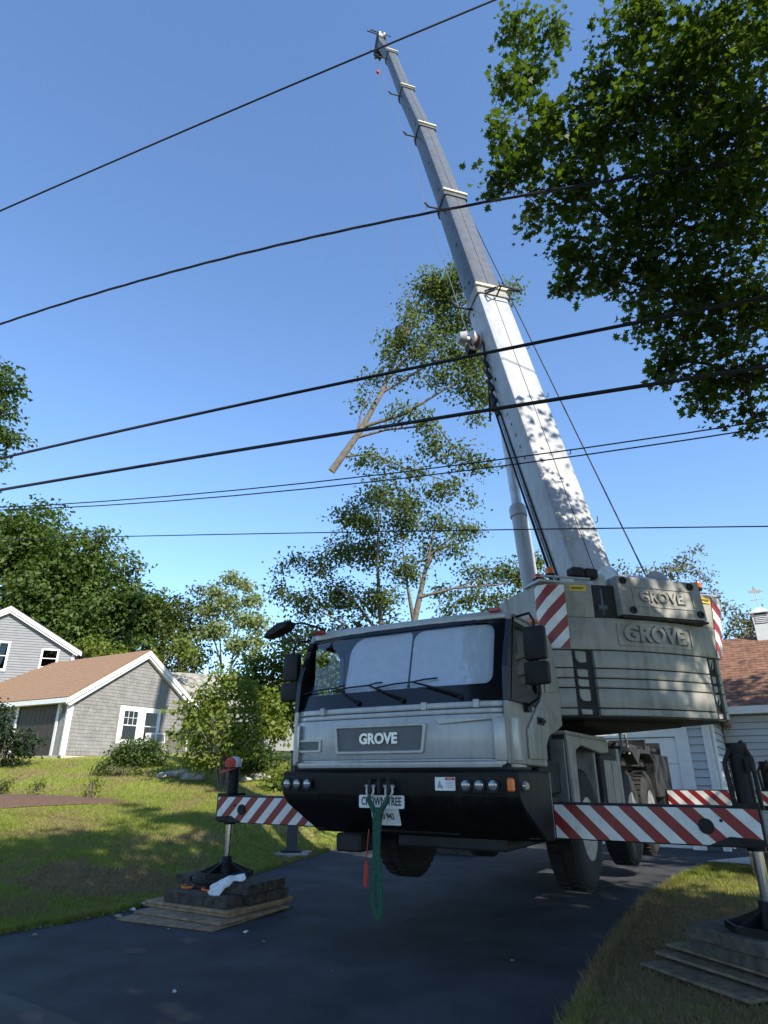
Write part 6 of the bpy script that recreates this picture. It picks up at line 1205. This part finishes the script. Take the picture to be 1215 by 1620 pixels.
tree('perennial_plant', 'greyish low plants at the edge of the mulch beside the foundation bush', (-10.0, 22.6, zz), (-10, 22.6, zz+.3), 0, [(at(px, py, 22.6), r_) for px, py, r_ in ((160, 1215, .3), (185, 1222, .3), (215, 1228, .3), (240, 1230, .25))], 380, 8, .13, .09, L_OLIVE, seed=73, limbs=stems(-8.6, 22.6, zz, 8, .25, .7, 5), cat='plants')
zz = gz_(-13.6, 24)
tree('evergreen_shrub', 'dark evergreen shrub in front of the open garage at the left edge', (-13.6, 24, zz), (-13.6, 24, zz+2), .06, [(at(px, py, 24), r_) for px, py, r_ in ((0, 1140, .5), (15, 1165, .5), (-10, 1180, .6), (35, 1185, .4), (20, 1205, .4), (50, 1165, .25), (0, 1120, .3), (60, 1172, .2))], 260, 9, .15, .11, L_CON, seed=74, cat='shrub', limbs=stems(-13.6, 24, zz, 6, 1.2, .7, 9))
for px, py, Y, s, lab in ((145, 1243, 18.9, .22, 'small green plant standing up from the lawn above the mulch bed'), (58, 1245, 19.4, .2, 'small leafy weed between the mulch bed and the garage'), (5, 1240, 18.8, .25, 'small green plant at the left edge above the mulch bed')):
    p_ = at(px, py, Y); zz = gz_(p_.x, p_.y); tree('garden_plant', lab, (p_.x, p_.y, zz), (p_.x, p_.y, zz+.3), 0, [((p_.x, p_.y, zz+s*1.0), s), ((p_.x+.1, p_.y, zz+s*1.8), s*.7)], 500, 7, .07, .07, L_YEL, seed=int(px), cat='plant', limbs=stems(p_.x, p_.y, zz, 4, s*2, .1, 7))
for i, (px, py, Y, s) in enumerate(((450, 1225, 20.5, .35), (405, 1205, 23, .5), (475, 1240, 21, .35))):
    p_ = at(px, py, Y); zz = gz_(p_.x, p_.y); tree('border_bush', ('round light bush left of the truck bumper', 'bush at the foot of the tall shrub, to its right', 'low bush half hidden behind the left end of the bumper')[i], (p_.x, p_.y, zz), (p_.x, p_.y, zz+.5), 0, [((p_.x+dx, p_.y, zz+s*dz), s) for dx, dz in ((0, .7), (s, .5), (-s, .6), (0, 1.3))], 280, 9, .15, .10, L_YEL if i == 0 else L_MID, seed=80+i, cat='bush', limbs=stems(p_.x, p_.y, zz, 5, s, s, 7+i))
# stones along the bed
rs = random.Random(12)
def stone(c, s, seed, label):
    r = np.random.default_rng(seed); bm = bmesh.new(); bmesh.ops.create_icosphere(bm, subdivisions=2, radius=1)
    b = B(); k = r.uniform(.7, 1.2, 3)*s; ph = r.uniform(0, 6, 6)
    vs = [(c[0]+v.co.x*k[0]*1.3*(1+.16*math.sin(3*v.co.y+ph[0])), c[1]+v.co.y*k[1]*(1+.16*math.sin(4*v.co.z+ph[1])), c[2]+v.co.z*k[2]*.75*(1+.2*math.sin(3*v.co.x+ph[2]))) for v in bm.verts]
    b.raw(vs, [tuple(v.index for v in f.verts) for f in bm.faces]); bm.free()
    return mk('border_stone', b, STONE, None, label, 'stone', 'stones edging the planting bed', smooth=40)
sl_ = ['leftmost pale stone at the foot of the foundation bush', 'pale stone second from the left below the shingled garage', 'largest pale stone between the bush and the yellow green shrub', 'flat pale stone left of the yellow green shrub', 'pale stone under the left side of the yellow green shrub', 'small pale stone right of the shrub stems', 'low stone behind the cap on the left jack']
for i, (px, py, Y, s) in enumerate(((255, 1232, 22.2, .22), (268, 1222, 22.4, .24), (285, 1216, 22.4, .36), (300, 1228, 22, .28), (316, 1230, 21.9, .24), (390, 1235, 21.6, .22), (415, 1232, 21.8, .32))):
    p_ = at(px, py, Y); stone((p_.x, p_.y, gz_(p_.x, p_.y)+s*.2), s*.62, 90+i, sl_[i])
